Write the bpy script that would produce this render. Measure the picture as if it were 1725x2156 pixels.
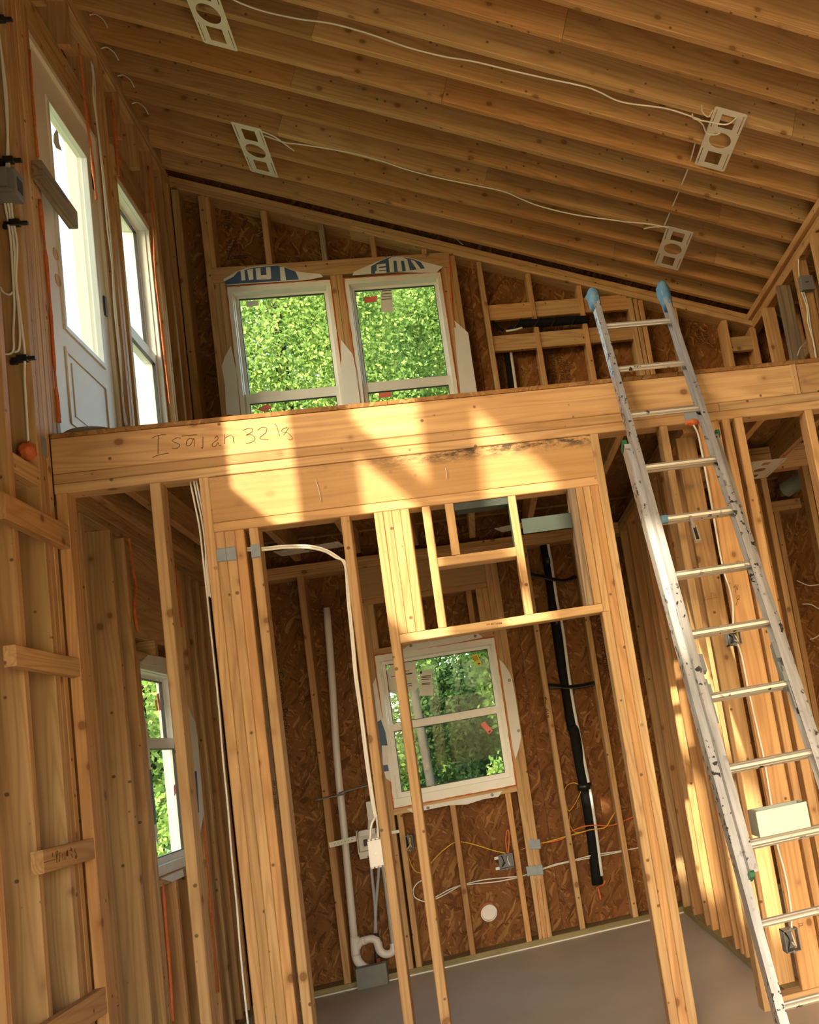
import bpy, bmesh, math, random
import numpy as np
from mathutils import Vector, Matrix

random.seed(11)
for o in list(bpy.data.objects):
    bpy.data.objects.remove(o)
SC = bpy.context.scene
COL = SC.collection

# ------------------------------------------------------------------ camera
W, H = 1725.0, 2156.0
YAW, PIT, ROL = 0.2387522, 0.15649966, 0.17995741
F, PX, PY = 2076.79, 1461.05, 1154.25
CAM = Vector((0, -6.2, 1.21))
_f = Vector((math.sin(YAW)*math.cos(PIT), math.cos(YAW)*math.cos(PIT), math.sin(PIT)))
_r = Vector((math.cos(YAW), -math.sin(YAW), 0))
_d = _f.cross(_r)
RT = _r*math.cos(ROL) + _d*math.sin(ROL)
DN = -_r*math.sin(ROL) + _d*math.cos(ROL)
FW = _f
cam = bpy.data.cameras.new('camera')
camo = bpy.data.objects.new('camera', cam)
COL.objects.link(camo)
mw = Matrix.Identity(4)
for i in range(3):
    mw[i][0] = RT[i]; mw[i][1] = -DN[i]; mw[i][2] = -FW[i]; mw[i][3] = CAM[i]
camo.matrix_world = mw
cam.sensor_fit = 'HORIZONTAL'
cam.sensor_width = 36.0
cam.lens = 36.0*F/W
cam.shift_x = 0.5 - PX/W
cam.shift_y = (PY - H/2)/W
cam.clip_start = 0.05
cam.clip_end = 300
SC.camera = camo

# ------------------------------------------------------------------ light
SC.view_settings.view_transform = 'Standard'
SC.view_settings.look = 'None'
SC.view_settings.gamma = 1.0
SC.view_settings.use_curve_mapping = False
SC.view_settings.exposure = 0.38
SUN_D = Vector((1.0, 1.87, -1.15))
world = bpy.data.worlds.new('world')
SC.world = world
world.use_nodes = True
nt = world.node_tree
nt.nodes.clear()
sky = nt.nodes.new('ShaderNodeTexSky')
sky.sky_type = 'NISHITA'
sky.sun_disc = False
sky.sun_elevation = math.radians(28.5)
sky.sun_rotation = math.atan2(-SUN_D.x, -SUN_D.y)
sky.air_density = 1.0
sky.dust_density = 2.0
bg = nt.nodes.new('ShaderNodeBackground')
bg.inputs['Strength'].default_value = 1.25
out = nt.nodes.new('ShaderNodeOutputWorld')
wbn = nt.nodes.new('ShaderNodeMix'); wbn.data_type = 'RGBA'; wbn.blend_type = 'MULTIPLY'; wbn.inputs[0].default_value = 1.0
wbn.inputs[7].default_value = (1.0, 0.88, 0.70, 1)          # white balance of the hazy sky
nt.links.new(sky.outputs[0], wbn.inputs[6]); nt.links.new(wbn.outputs[2], bg.inputs[0])
nt.links.new(bg.outputs[0], out.inputs[0])
sun = bpy.data.lights.new('sun', 'SUN')
sun.energy = 7.6
sun.angle = math.radians(0.9)
sun.color = (1.0, 0.86, 0.60)
suno = bpy.data.objects.new('sun', sun)
COL.objects.link(suno)
suno.rotation_euler = SUN_D.to_track_quat('-Z', 'Y').to_euler()
suno.location = (-6, -12, 10)

# ------------------------------------------------------------------ picking
def ray(x, y):
    return RT*((x-PX)/F) + DN*((y-PY)/F) + FW
def onY(x, y, v):
    r = ray(x, y); return CAM + r*((v-CAM.y)/r.y)
def onX(x, y, v):
    r = ray(x, y); return CAM + r*((v-CAM.x)/r.x)
def onZ(x, y, v):
    r = ray(x, y); return CAM + r*((v-CAM.z)/r.z)
SLOPE = 0.348
ROOF0 = 5.05 - SLOPE*1.41            # ceiling line z = ROOF0 - SLOPE*x
def ceil_z(x): return ROOF0 - SLOPE*x
CN = Vector((SLOPE, 0, 1))
def onC(x, y, off=0.0):
    r = ray(x, y); return CAM + r*((ROOF0+off-CN.dot(CAM))/CN.dot(r))

# ------------------------------------------------------------------ materials
MATS = {}
def new_mat(name):
    m = bpy.data.materials.new(name); m.use_nodes = True
    n = m.node_tree; n.nodes.clear()
    o = n.nodes.new('ShaderNodeOutputMaterial')
    b = n.nodes.new('ShaderNodeBsdfPrincipled')
    n.links.new(b.outputs[0], o.inputs[0])
    MATS[name] = m
    return m, n, b
def nd(n, t, **k):
    x = n.nodes.new(t)
    for a, v in k.items(): setattr(x, a, v)
    return x
def mth(n, op, a, b=None, c=None, clamp=False):
    x = nd(n, 'ShaderNodeMath', operation=op, use_clamp=clamp)
    for i, v in enumerate((a, b, c)):
        if v is None: continue
        if isinstance(v, (int, float)): x.inputs[i].default_value = v
        else: n.links.new(v, x.inputs[i])
    return x.outputs[0]
def mixc(n, fac, a, b, mode='MIX'):
    x = nd(n, 'ShaderNodeMix', data_type='RGBA', blend_type=mode)
    for s, v in ((x.inputs[0], fac), (x.inputs[6], a), (x.inputs[7], b)):
        if isinstance(v, (int, float)): s.default_value = v
        elif isinstance(v, tuple): s.default_value = (*v, 1)
        else: n.links.new(v, s)
    return x.outputs[2]
def vscale(n, v, s, add=None):
    x = nd(n, 'ShaderNodeVectorMath', operation='MULTIPLY')
    n.links.new(v, x.inputs[0]); x.inputs[1].default_value = s
    return x.outputs[0]
def ramp(n, fac, stops, interp='LINEAR'):
    x = nd(n, 'ShaderNodeValToRGB'); cr = x.color_ramp; cr.interpolation = interp
    while len(cr.elements) < len(stops): cr.elements.new(0.5)
    for e, (p, c) in zip(cr.elements, stops):
        e.position = p; e.color = (*c, 1) if isinstance(c, tuple) else (c, c, c, 1)
    n.links.new(fac, x.inputs[0])
    return x.outputs[0]
def obj_coord(n):
    tc = nd(n, 'ShaderNodeTexCoord'); oi = nd(n, 'ShaderNodeObjectInfo')
    a = nd(n, 'ShaderNodeVectorMath', operation='SCALE')
    a.inputs[0].default_value = (37.0, 11.0, 23.0); n.links.new(oi.outputs['Random'], a.inputs['Scale'])
    b = nd(n, 'ShaderNodeVectorMath', operation='ADD')
    n.links.new(tc.outputs['Object'], b.inputs[0]); n.links.new(a.outputs[0], b.inputs[1])
    return b.outputs[0], oi.outputs['Random']

def wood(name, light, mid, dark, knots=1.0, ridges=0.0, ring=0.35, grey=None):
    m, n, b = new_mat(name)
    v, rnd = obj_coord(n)
    nf = nd(n, 'ShaderNodeTexNoise'); nf.inputs['Scale'].default_value = 1.0; nf.inputs['Detail'].default_value = 4
    n.links.new(vscale(n, v, (2.0, 85, 85)), nf.inputs['Vector'])
    nb = nd(n, 'ShaderNodeTexNoise'); nb.inputs['Scale'].default_value = 1.0; nb.inputs['Detail'].default_value = 1.5
    n.links.new(vscale(n, v, (0.55, 8, 8)), nb.inputs['Vector'])
    rings = mth(n, 'SINE', mth(n, 'MULTIPLY', nb.outputs[0], 95.0))
    rings = mth(n, 'POWER', mth(n, 'MULTIPLY_ADD', rings, 0.5, 0.5), 2.5)
    nl = nd(n, 'ShaderNodeTexNoise'); nl.inputs['Scale'].default_value = 1.0
    n.links.new(vscale(n, v, (1.2, 5, 5)), nl.inputs['Vector'])
    c = mixc(n, ramp(n, nl.outputs[0], [(0.3, 0.0), (0.7, 1.0)]), light, mid)
    c = mixc(n, mth(n, 'MULTIPLY', rings, ring), c, dark)
    c = mixc(n, mth(n, 'MULTIPLY', ramp(n, nf.outputs[0], [(0.45, 0.0), (0.75, 1.0)]), 0.35), c, dark)
    # board to board tone
    hsv = nd(n, 'ShaderNodeHueSaturation')
    n.links.new(c, hsv.inputs['Color'])
    n.links.new(mth(n, 'MULTIPLY_ADD', rnd, 0.32, 0.82), hsv.inputs['Value'])
    r2 = mth(n, 'FRACT', mth(n, 'MULTIPLY', rnd, 17.3))
    n.links.new(mth(n, 'MULTIPLY_ADD', r2, 0.012, 0.494), hsv.inputs['Hue'])
    n.links.new(mth(n, 'MULTIPLY_ADD', r2, -0.10, 1.03), hsv.inputs['Saturation'])
    c = hsv.outputs[0]
    if knots:
        vo = nd(n, 'ShaderNodeTexVoronoi', feature='F1'); vo.inputs['Scale'].default_value = 8.0
        n.links.new(vscale(n, v, (0.8, 1.0, 1.0)), vo.inputs['Vector'])
        k = ramp(n, vo.outputs['Distance'], [(0.0, 1.0), (0.09, 0.95), (0.11, 0.45), (0.16, 0.12), (0.28, 0.0)])
        c = mixc(n, mth(n, 'MULTIPLY', k, 0.8*knots), c, (0.17, 0.065, 0.018))
        v2 = nd(n, 'ShaderNodeTexVoronoi', feature='F1'); v2.inputs['Scale'].default_value = 13.0
        n.links.new(v, v2.inputs['Vector'])
        k2 = ramp(n, v2.outputs['Distance'], [(0.0, 1.0), (0.07, 1.0), (0.11, 0.0)])
        c = mixc(n, mth(n, 'MULTIPLY', k2, 0.75*knots), c, (0.05, 0.022, 0.01))
    if grey:
        ng = nd(n, 'ShaderNodeTexNoise'); ng.inputs['Scale'].default_value = 2.5; ng.inputs['Detail'].default_value = 6
        n.links.new(vscale(n, v, (1.5, 4, 4)), ng.inputs['Vector'])
        c = mixc(n, ramp(n, ng.outputs[0], [(0.45, 0.0), (0.7, 0.8)]), c, grey)
    n.links.new(c, b.inputs['Base Color'])
    b.inputs['Roughness'].default_value = 0.62
    b.inputs['Specular IOR Level'].default_value = 0.25
    bp = nd(n, 'ShaderNodeBump'); bp.inputs['Strength'].default_value = 0.12; bp.inputs['Distance'].default_value = 0.002
    hgt = nf.outputs[0]
    if ridges:
        wv = nd(n, 'ShaderNodeTexWave', bands_direction='Y'); wv.inputs['Scale'].default_value = 28; wv.inputs['Distortion'].default_value = 1.4
        wv.inputs['Detail Scale'].default_value = 0.6
        n.links.new(vscale(n, v, (0.25, 1, 1)), wv.inputs['Vector'])
        c2 = mixc(n, mth(n, 'MULTIPLY', wv.outputs['Fac'], ridges), c, dark)
        n.links.new(c2, b.inputs['Base Color'])
        bp.inputs['Strength'].default_value = 0.5
        hgt = wv.outputs['Fac']
    n.links.new(hgt, bp.inputs['Height']); n.links.new(bp.outputs[0], b.inputs['Normal'])
    return m

wood('pine', (0.63, 0.40, 0.18), (0.52, 0.30, 0.122), (0.28, 0.13, 0.045))
wood('pine_clear', (0.65, 0.42, 0.195), (0.54, 0.32, 0.132), (0.30, 0.15, 0.052), knots=0.6)
wood('pine_ridged', (0.64, 0.405, 0.175), (0.56, 0.335, 0.13), (0.30, 0.15, 0.05), knots=0.35, ridges=0.35, ring=0.1)
wood('pine_rafter', (0.60, 0.36, 0.15), (0.49, 0.27, 0.102), (0.25, 0.112, 0.036), knots=0.95, ring=0.3)
wood('header_wood', (0.66, 0.405, 0.17), (0.56, 0.325, 0.12), (0.29, 0.135, 0.045), knots=0.4, ridges=0.4, ring=0.1)
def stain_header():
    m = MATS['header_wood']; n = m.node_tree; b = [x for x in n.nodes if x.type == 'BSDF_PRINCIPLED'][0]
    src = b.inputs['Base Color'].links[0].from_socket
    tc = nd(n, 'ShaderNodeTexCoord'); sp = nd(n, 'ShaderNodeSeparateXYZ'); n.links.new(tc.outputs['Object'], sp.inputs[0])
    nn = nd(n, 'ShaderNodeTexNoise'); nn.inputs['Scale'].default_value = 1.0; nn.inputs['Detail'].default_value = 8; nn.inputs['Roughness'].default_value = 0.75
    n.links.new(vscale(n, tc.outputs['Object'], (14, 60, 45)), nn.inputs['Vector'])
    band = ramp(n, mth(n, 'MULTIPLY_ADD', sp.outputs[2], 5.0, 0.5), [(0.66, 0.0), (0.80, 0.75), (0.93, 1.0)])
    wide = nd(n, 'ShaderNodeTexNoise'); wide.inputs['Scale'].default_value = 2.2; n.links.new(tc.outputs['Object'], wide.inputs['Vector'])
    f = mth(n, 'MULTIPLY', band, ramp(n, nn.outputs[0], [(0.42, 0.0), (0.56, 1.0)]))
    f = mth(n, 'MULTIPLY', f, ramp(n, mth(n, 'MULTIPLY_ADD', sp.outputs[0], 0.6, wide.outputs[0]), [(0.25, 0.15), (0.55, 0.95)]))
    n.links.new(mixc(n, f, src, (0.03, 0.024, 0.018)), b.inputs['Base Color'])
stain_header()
wood('pine_weathered', (0.40, 0.30, 0.19), (0.30, 0.21, 0.13), (0.10, 0.065, 0.035), knots=0.6, grey=(0.17, 0.15, 0.125), ring=0.6)
wood('treated', (0.36, 0.29, 0.13), (0.29, 0.22, 0.09), (0.15, 0.11, 0.045), knots=0.3)
wood('pine_end', (0.33, 0.12, 0.025), (0.28, 0.10, 0.02), (0.16, 0.05, 0.01), knots=0)

def osb(name, dark, mid, light):
    m, n, b = new_mat(name)
    v, rnd = obj_coord(n)
    cols = []
    for ang, sc in ((1.30, (1/15, 1/15, 1/95)), (0.6, (1/17, 1/17, 1/85)), (2.15, (1/13, 1/13, 1/80))):
        mp = nd(n, 'ShaderNodeMapping', vector_type='TEXTURE'); mp.inputs['Rotation'].default_value = (0, ang, 0); mp.inputs['Scale'].default_value = sc
        nn = nd(n, 'ShaderNodeTexNoise'); nn.inputs['Scale'].default_value = 7
        n.links.new(v, nn.inputs['Vector'])
        ad = nd(n, 'ShaderNodeMix', data_type='VECTOR'); ad.inputs[0].default_value = 0.10
        n.links.new(v, ad.inputs[4]); n.links.new(nn.outputs['Color'], ad.inputs[5])
        n.links.new(ad.outputs[1], mp.inputs['Vector'])
        vo = nd(n, 'ShaderNodeTexVoronoi', feature='F1'); vo.inputs['Scale'].default_value = 1.0
        n.links.new(mp.outputs[0], vo.inputs['Vector'])
        sx = nd(n, 'ShaderNodeSeparateColor'); n.links.new(vo.outputs['Color'], sx.inputs[0])
        cols.append((sx.outputs[0], sx.outputs[1], vo.outputs['Distance']))
    f = cols[0][0]
    for k in (1, 2):
        sel = mth(n, 'GREATER_THAN', cols[k][1], 0.55)
        mx = nd(n, 'ShaderNodeMix', data_type='FLOAT')
        n.links.new(sel, mx.inputs[0]); n.links.new(f, mx.inputs[2]); n.links.new(cols[k][0], mx.inputs[3])
        f = mx.outputs[0]
    c = ramp(n, f, [(0.0, dark), (0.45, mid), (0.8, mid), (1.0, light)])
    nb = nd(n, 'ShaderNodeTexNoise'); nb.inputs['Scale'].default_value = 3.0; nb.inputs['Detail'].default_value = 5
    n.links.new(v, nb.inputs['Vector'])
    c = mixc(n, 0.35, c, ramp(n, nb.outputs[0], [(0.3, dark), (0.7, mid)]), 'MIX')
    n.links.new(c, b.inputs['Base Color'])
    b.inputs['Roughness'].default_value = 0.7
    b.inputs['Specular IOR Level'].default_value = 0.2
    bp = nd(n, 'ShaderNodeBump'); bp.inputs['Strength'].default_value = 0.25; bp.inputs['Distance'].default_value = 0.002
    n.links.new(f, bp.inputs['Height']); n.links.new(bp.outputs[0], b.inputs['Normal'])
    return m
osb('osb', (0.095, 0.032, 0.008), (0.25, 0.105, 0.030), (0.47, 0.25, 0.085))
osb('osb_floor', (0.16, 0.075, 0.024), (0.30, 0.145, 0.045), (0.48, 0.28, 0.11))

def plain(name, col, rough=0.5, metal=0.0, spec=0.5, noise=0.0, nscale=30, ncol=None, bump=0.0):
    m, n, b = new_mat(name)
    if noise:
        tc = nd(n, 'ShaderNodeTexCoord')
        nn = nd(n, 'ShaderNodeTexNoise'); nn.inputs['Scale'].default_value = nscale; nn.inputs['Detail'].default_value = 5
        n.links.new(tc.outputs['Object'], nn.inputs['Vector'])
        c = mixc(n, mth(n, 'MULTIPLY', ramp(n, nn.outputs[0], [(0.4, 0.0), (0.7, 1.0)]), noise), col, ncol or tuple(x*0.5 for x in col))
        n.links.new(c, b.inputs['Base Color'])
        if bump:
            bp = nd(n, 'ShaderNodeBump'); bp.inputs['Strength'].default_value = bump; bp.inputs['Distance'].default_value = 0.004
            n.links.new(nn.outputs[0], bp.inputs['Height']); n.links.new(bp.outputs[0], b.inputs['Normal'])
    else:
        b.inputs['Base Color'].default_value = (*col, 1)
    b.inputs['Roughness'].default_value = rough
    b.inputs['Metallic'].default_value = metal
    b.inputs['Specular IOR Level'].default_value = spec
    return m
plain('vinyl', (0.80, 0.78, 0.72), 0.4, noise=0.15, nscale=8)
plain('door_white', (0.82, 0.75, 0.63), 0.5, noise=0.2, nscale=5, ncol=(0.66, 0.6, 0.5))
plain('gasket', (0.02, 0.02, 0.02), 0.5)
plain('cable', (0.80, 0.77, 0.70), 0.45)
plain('cable_yellow', (0.72, 0.42, 0.03), 0.45)
plain('cable_orange', (0.72, 0.16, 0.03), 0.45)
plain('cable_black', (0.015, 0.015, 0.015), 0.45)
plain('pvc', (0.78, 0.74, 0.70), 0.35, noise=0.2, nscale=12, ncol=(0.66, 0.6, 0.56))
plain('pex', (0.40, 0.41, 0.42), 0.4)
plain('box_white', (0.74, 0.72, 0.68), 0.45)
plain('box_grey', (0.20, 0.215, 0.23), 0.5)
plain('grey_plastic', (0.20, 0.20, 0.19), 0.55, noise=0.3, nscale=10)
plain('galv', (0.34, 0.37, 0.39), 0.45, 0.7, noise=0.35, nscale=20, ncol=(0.32, 0.36, 0.38))
plain('galv_plate', (0.27, 0.32, 0.35), 0.55, 0.1, noise=0.3, nscale=25)
plain('tin', (0.46, 0.51, 0.44), 0.45, 0.5, noise=0.15, nscale=9)
plain('black_foam', (0.006, 0.006, 0.007), 0.8, spec=0.2, noise=0.3, nscale=18, ncol=(0.012, 0.012, 0.012), bump=0.4)
plain('black_tape', (0.012, 0.012, 0.014), 0.35)
plain('white_pipe', (0.76, 0.75, 0.72), 0.5, noise=0.2, nscale=25)
plain('foam', (0.66, 0.17, 0.045), 0.75, noise=0.6, nscale=60, ncol=(0.42, 0.09, 0.025), bump=0.8)
plain('wrap_white', (0.76, 0.74, 0.70), 0.6, noise=0.3, nscale=9, ncol=(0.6, 0.58, 0.54), bump=0.3)
plain('wrap_blue', (0.055, 0.11, 0.22), 0.55, noise=0.3, nscale=12)
plain('plate_white', (0.84, 0.80, 0.70), 0.45, noise=0.1, nscale=14)
plain('ink', (0.035, 0.022, 0.014), 0.8)
plain('pencil', (0.11, 0.05, 0.018), 0.8)
plain('sticker_red', (0.75, 0.17, 0.12), 0.5)
plain('sticker_yellow', (0.80, 0.62, 0.03), 0.5)
plain('sticker_paper', (0.72, 0.71, 0.63), 0.6)
plain('concrete', (0.52, 0.47, 0.40), 0.45, noise=0.5, nscale=2.4, ncol=(0.40, 0.355, 0.30))
plain('bounce_sheet', (0.80, 0.73, 0.60), 0.6, noise=0.3, nscale=3, ncol=(0.70, 0.62, 0.50))  # pale tone of the added bounce boards
plain('sill_seal', (0.75, 0.73, 0.70), 0.6)
plain('steel_dark', (0.10, 0.10, 0.10), 0.4, 0.8)
plain('copper_pipe', (0.36, 0.07, 0.05), 0.4)
plain('tape_blue', (0.055, 0.17, 0.30), 0.7, noise=0.6, nscale=25, ncol=(0.20, 0.32, 0.40), bump=0.7)
plain('green_plastic', (0.02, 0.13, 0.06), 0.5)
plain('bark', (0.045, 0.042, 0.036), 0.95, spec=0.1, noise=0.7, nscale=8, ncol=(0.02, 0.018, 0.015), bump=0.8)
plain('grass', (0.05, 0.10, 0.02), 0.9, noise=0.6, nscale=2, ncol=(0.10, 0.13, 0.04))
plain('duct_metal', (0.055, 0.07, 0.06), 0.7, 0.0, 0.15, noise=0.3, nscale=14)

def aluminium():
    m, n, b = new_mat('aluminium')
    v, rnd = obj_coord(n)
    n1 = nd(n, 'ShaderNodeTexNoise'); n1.inputs['Scale'].default_value = 1.0; n1.inputs['Detail'].default_value = 4
    n.links.new(vscale(n, v, (6, 60, 60)), n1.inputs['Vector'])
    c = mixc(n, ramp(n, n1.outputs[0], [(0.35, 0.0), (0.7, 1.0)]), (0.52, 0.53, 0.54), (0.34, 0.35, 0.36))
    n2 = nd(n, 'ShaderNodeTexNoise'); n2.inputs['Scale'].default_value = 42; n2.inputs['Detail'].default_value = 3
    n.links.new(v, n2.inputs['Vector'])
    n3 = nd(n, 'ShaderNodeTexNoise'); n3.inputs['Scale'].default_value = 5; n.links.new(v, n3.inputs['Vector'])
    sp = mth(n, 'MULTIPLY', ramp(n, n2.outputs[0], [(0.58, 0.0), (0.61, 1.0)]), ramp(n, n3.outputs[0], [(0.46, 0.0), (0.56, 1.0)]))
    c = mixc(n, sp, c, (0.02, 0.02, 0.02))
    n.links.new(c, b.inputs['Base Color'])
    n.links.new(mth(n, 'MULTIPLY_ADD', sp, -0.5, 0.55), b.inputs['Metallic'])
    b.inputs['Roughness'].default_value = 0.55
aluminium()
def rung_mat():
    m, n, b = new_mat('rung_metal')
    v, rnd = obj_coord(n)
    n2 = nd(n, 'ShaderNodeTexNoise'); n2.inputs['Scale'].default_value = 34; n2.inputs['Detail'].default_value = 3
    n.links.new(v, n2.inputs['Vector'])
    n3 = nd(n, 'ShaderNodeTexNoise'); n3.inputs['Scale'].default_value = 7; n.links.new(v, n3.inputs['Vector'])
    sp = mth(n, 'MULTIPLY', ramp(n, n2.outputs[0], [(0.60, 0.0), (0.63, 1.0)]), ramp(n, n3.outputs[0], [(0.5, 0.0), (0.58, 1.0)]))
    c = mixc(n, sp, (0.60, 0.57, 0.50), (0.02, 0.02, 0.02))
    n.links.new(c, b.inputs['Base Color'])
    n.links.new(mth(n, 'MULTIPLY_ADD', sp, -0.7, 0.7), b.inputs['Metallic'])
    b.inputs['Roughness'].default_value = 0.4
rung_mat()
def glass_mat():
    m = bpy.data.materials.new('glass'); m.use_nodes = True; n = m.node_tree; n.nodes.clear()
    o = nd(n, 'ShaderNodeOutputMaterial'); t = nd(n, 'ShaderNodeBsdfTransparent'); g = nd(n, 'ShaderNodeBsdfGlossy')
    t.inputs[0].default_value = (0.93, 0.96, 0.94, 1); g.inputs['Roughness'].default_value = 0.02
    mx = nd(n, 'ShaderNodeMixShader'); mx.inputs[0].default_value = 0.003
    n.links.new(t.outputs[0], mx.inputs[1]); n.links.new(g.outputs[0], mx.inputs[2]); n.links.new(mx.outputs[0], o.inputs[0])
    MATS['glass'] = m
glass_mat()
def leaf_mat(name, a, bcol):
    m = bpy.data.materials.new(name); m.use_nodes = True; n = m.node_tree; n.nodes.clear()
    o = nd(n, 'ShaderNodeOutputMaterial'); d = nd(n, 'ShaderNodeBsdfDiffuse'); t = nd(n, 'ShaderNodeBsdfTranslucent')
    ge = nd(n, 'ShaderNodeNewGeometry')
    c = mixc(n, ge.outputs['Random Per Island'], a, bcol)
    n.links.new(c, d.inputs[0]); n.links.new(c, t.inputs[0])
    mx = nd(n, 'ShaderNodeMixShader'); mx.inputs[0].default_value = 0.45
    n.links.new(d.outputs[0], mx.inputs[1]); n.links.new(t.outputs[0], mx.inputs[2]); n.links.new(mx.outputs[0], o.inputs[0])
    MATS[name] = m
leaf_mat('leaf', (0.065, 0.16, 0.035), (0.27, 0.39, 0.12))
leaf_mat('leaf_bright', (0.10, 0.21, 0.045), (0.30, 0.42, 0.14))
leaf_mat('leaf_dark', (0.03, 0.075, 0.028), (0.08, 0.14, 0.05))

# ------------------------------------------------------------------ helpers
def link(o, parent=None, world=None):
    COL.objects.link(o)
    if parent is not None:
        o.parent = parent
        o.matrix_parent_inverse = parent_world[parent.name].inverted()
    if world is not None: o.matrix_basis = world
    parent_world[o.name] = (o.matrix_basis.copy())
    return o
parent_world = {}
def obj(name, me, mat, parent=None, world=None):
    o = bpy.data.objects.new(name, me)
    if mat is not None and not me.materials: me.materials.append(MATS[mat] if isinstance(mat, str) else mat)
    return link(o, parent, world)
def tag(o, label=None, cat=None, group=None, kind=None):
    if label: o['label'] = label
    if cat: o['category'] = cat
    if group: o['group'] = group
    if kind: o['kind'] = kind
    return o
def empty(name, loc=(0, 0, 0)):
    e = bpy.data.objects.new(name, None); e.empty_display_size = 0.1
    return link(e, None, Matrix.Translation(Vector(loc)))
def struct(o, label, cat):
    return tag(o, label, cat, None, 'structure')
def mesh_of(bm, name='mesh', smooth=False):
    bmesh.ops.recalc_face_normals(bm, faces=bm.faces)
    me = bpy.data.meshes.new(name); bm.to_mesh(me); bm.free()
    if smooth:
        for p in me.polygons: p.use_smooth = True
    return me
BC = {}
def prism(L, w, t, ch, mat):
    k = (round(L, 4), round(w, 4), round(t, 4), ch, mat)
    if k in BC: return BC[k]
    bm = bmesh.new()
    a, b = w/2, t/2; c = min(ch, a*0.4, b*0.4)
    sec = [(-a+c, -b), (a-c, -b), (a, -b+c), (a, b-c), (a-c, b), (-a+c, b), (-a, b-c), (-a, -b+c)]
    v = [[bm.verts.new((s*L/2, y, z)) for y, z in sec] for s in (-1, 1)]
    for i in range(8):
        j = (i+1) % 8; bm.faces.new((v[0][i], v[0][j], v[1][j], v[1][i]))
    bm.faces.new(v[0][::-1]); bm.faces.new(v[1])
    me = mesh_of(bm, 'board'); me.materials.append(MATS[mat]); BC[k] = me
    return me
AX = {'X': Matrix.Identity(3), 'Z': Matrix(((0, 1, 0), (0, 0, 1), (1, 0, 0))), 'Y': Matrix(((0, 0, 1), (1, 0, 0), (0, 1, 0)))}
def board(name, parent, lo, hi, mat='pine', axis=None, ch=0.003):
    lo, hi = Vector(lo), Vector(hi); d = hi-lo
    if axis is None: axis = 'XYZ'[max(range(3), key=lambda i: d[i])]
    R = AX[axis]
    loc = R.transposed() @ d
    m = R.to_4x4(); m.translation = (lo+hi)/2
    return obj(name, prism(abs(loc[0]), abs(loc[1]), abs(loc[2]), ch, mat), mat, parent, m)
def beam(name, parent, p0, p1, w, t, up, mat='pine', ch=0.003):
    p0, p1 = Vector(p0), Vector(p1); x = (p1-p0); L = x.length; x.normalize()
    z = Vector(up); z = (z - x*z.dot(x)).normalized(); y = z.cross(x)
    m = Matrix((x, y, z)).transposed().to_4x4(); m.translation = (p0+p1)/2
    return obj(name, prism(L, w, t, ch, mat), mat, parent, m)
def bm_box(bm, lo, hi):
    lo, hi = Vector(lo), Vector(hi)
    r = bmesh.ops.create_cube(bm, size=1.0)
    for v in r['verts']:
        v.co = Vector(((lo[i]+hi[i])/2 + v.co[i]*(hi[i]-lo[i]) for i in range(3)))
    return r['verts']
def boxes(name, parent, lst, mat, bevel=0.0):
    bm = bmesh.new()
    for lo, hi in lst: bm_box(bm, lo, hi)
    if bevel:
        bmesh.ops.bevel(bm, geom=bm.edges[:], offset=bevel, segments=2, affect='EDGES', profile=0.6)
    return obj(name, mesh_of(bm), mat, parent)
def catmull(pts, n=6):
    pts = [Vector(p) for p in pts]
    if len(pts) < 3: return pts
    P = [pts[0]*2-pts[1]] + pts + [pts[-1]*2-pts[-2]]
    out = []
    for i in range(1, len(P)-2):
        a, b, c, d = P[i-1:i+3]
        for k in range(n):
            t = k/n
            out.append(0.5*((2*b) + (c-a)*t + (2*a-5*b+4*c-d)*t*t + (3*b-a-3*c+d)*t**3))
    out.append(pts[-1])
    return out
def bm_tube(bm, pts, r, sides=8, jitter=0.0, flat=1.0):
    rings = []; t = (pts[1]-pts[0]).normalized()
    nrm = t.orthogonal().normalized()
    for i, p in enumerate(pts):
        if i == 0: t2 = (pts[1]-pts[0])
        elif i == len(pts)-1: t2 = (pts[-1]-pts[-2])
        else: t2 = pts[i+1]-pts[i-1]
        if t2.length < 1e-9: t2 = t
        t2 = t2.normalized()
        nrm = (nrm - t2*nrm.dot(t2))
        nrm = nrm.normalized() if nrm.length > 1e-6 else t2.orthogonal().normalized()
        bi = t2.cross(nrm); rr = r(i/(len(pts)-1)) if callable(r) else r
        rr *= 1 + (random.uniform(-jitter, jitter) if jitter else 0)
        rings.append([bm.verts.new(p + nrm*math.cos(2*math.pi*k/sides)*rr + bi*math.sin(2*math.pi*k/sides)*rr*flat) for k in range(sides)])
        t = t2
    for a, b in zip(rings, rings[1:]):
        for k in range(sides):
            j = (k+1) % sides; bm.faces.new((a[k], a[j], b[j], b[k]))
    bm.faces.new(rings[0][::-1]); bm.faces.new(rings[-1])
def tube(name, parent, pts, r, mat, smooth=6, sides=8, jitter=0.0, flat=1.0):
    bm = bmesh.new()
    bm_tube(bm, catmull(pts, smooth) if smooth else [Vector(p) for p in pts], r, sides, jitter, flat)
    return obj(name, mesh_of(bm, smooth=True), mat, parent)
def bm_poly_holes(bm, outer, holes, to3, thick):
    def loop(pts):
        v = [bm.verts.new(to3(*p)) for p in pts]
        return [bm.edges.new((v[i], v[(i+1) % len(v)])) for i in range(len(v))]
    es = loop(outer)
    for h in holes: es += loop(h)
    r = bmesh.ops.triangle_fill(bm, use_beauty=True, use_dissolve=False, edges=es)
    fs = [g for g in r['geom'] if isinstance(g, bmesh.types.BMFace)]
    e = bmesh.ops.extrude_face_region(bm, geom=fs)
    vs = [g for g in e['geom'] if isinstance(g, bmesh.types.BMVert)]
    bmesh.ops.translate(bm, verts=vs, vec=Vector(thick))
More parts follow.
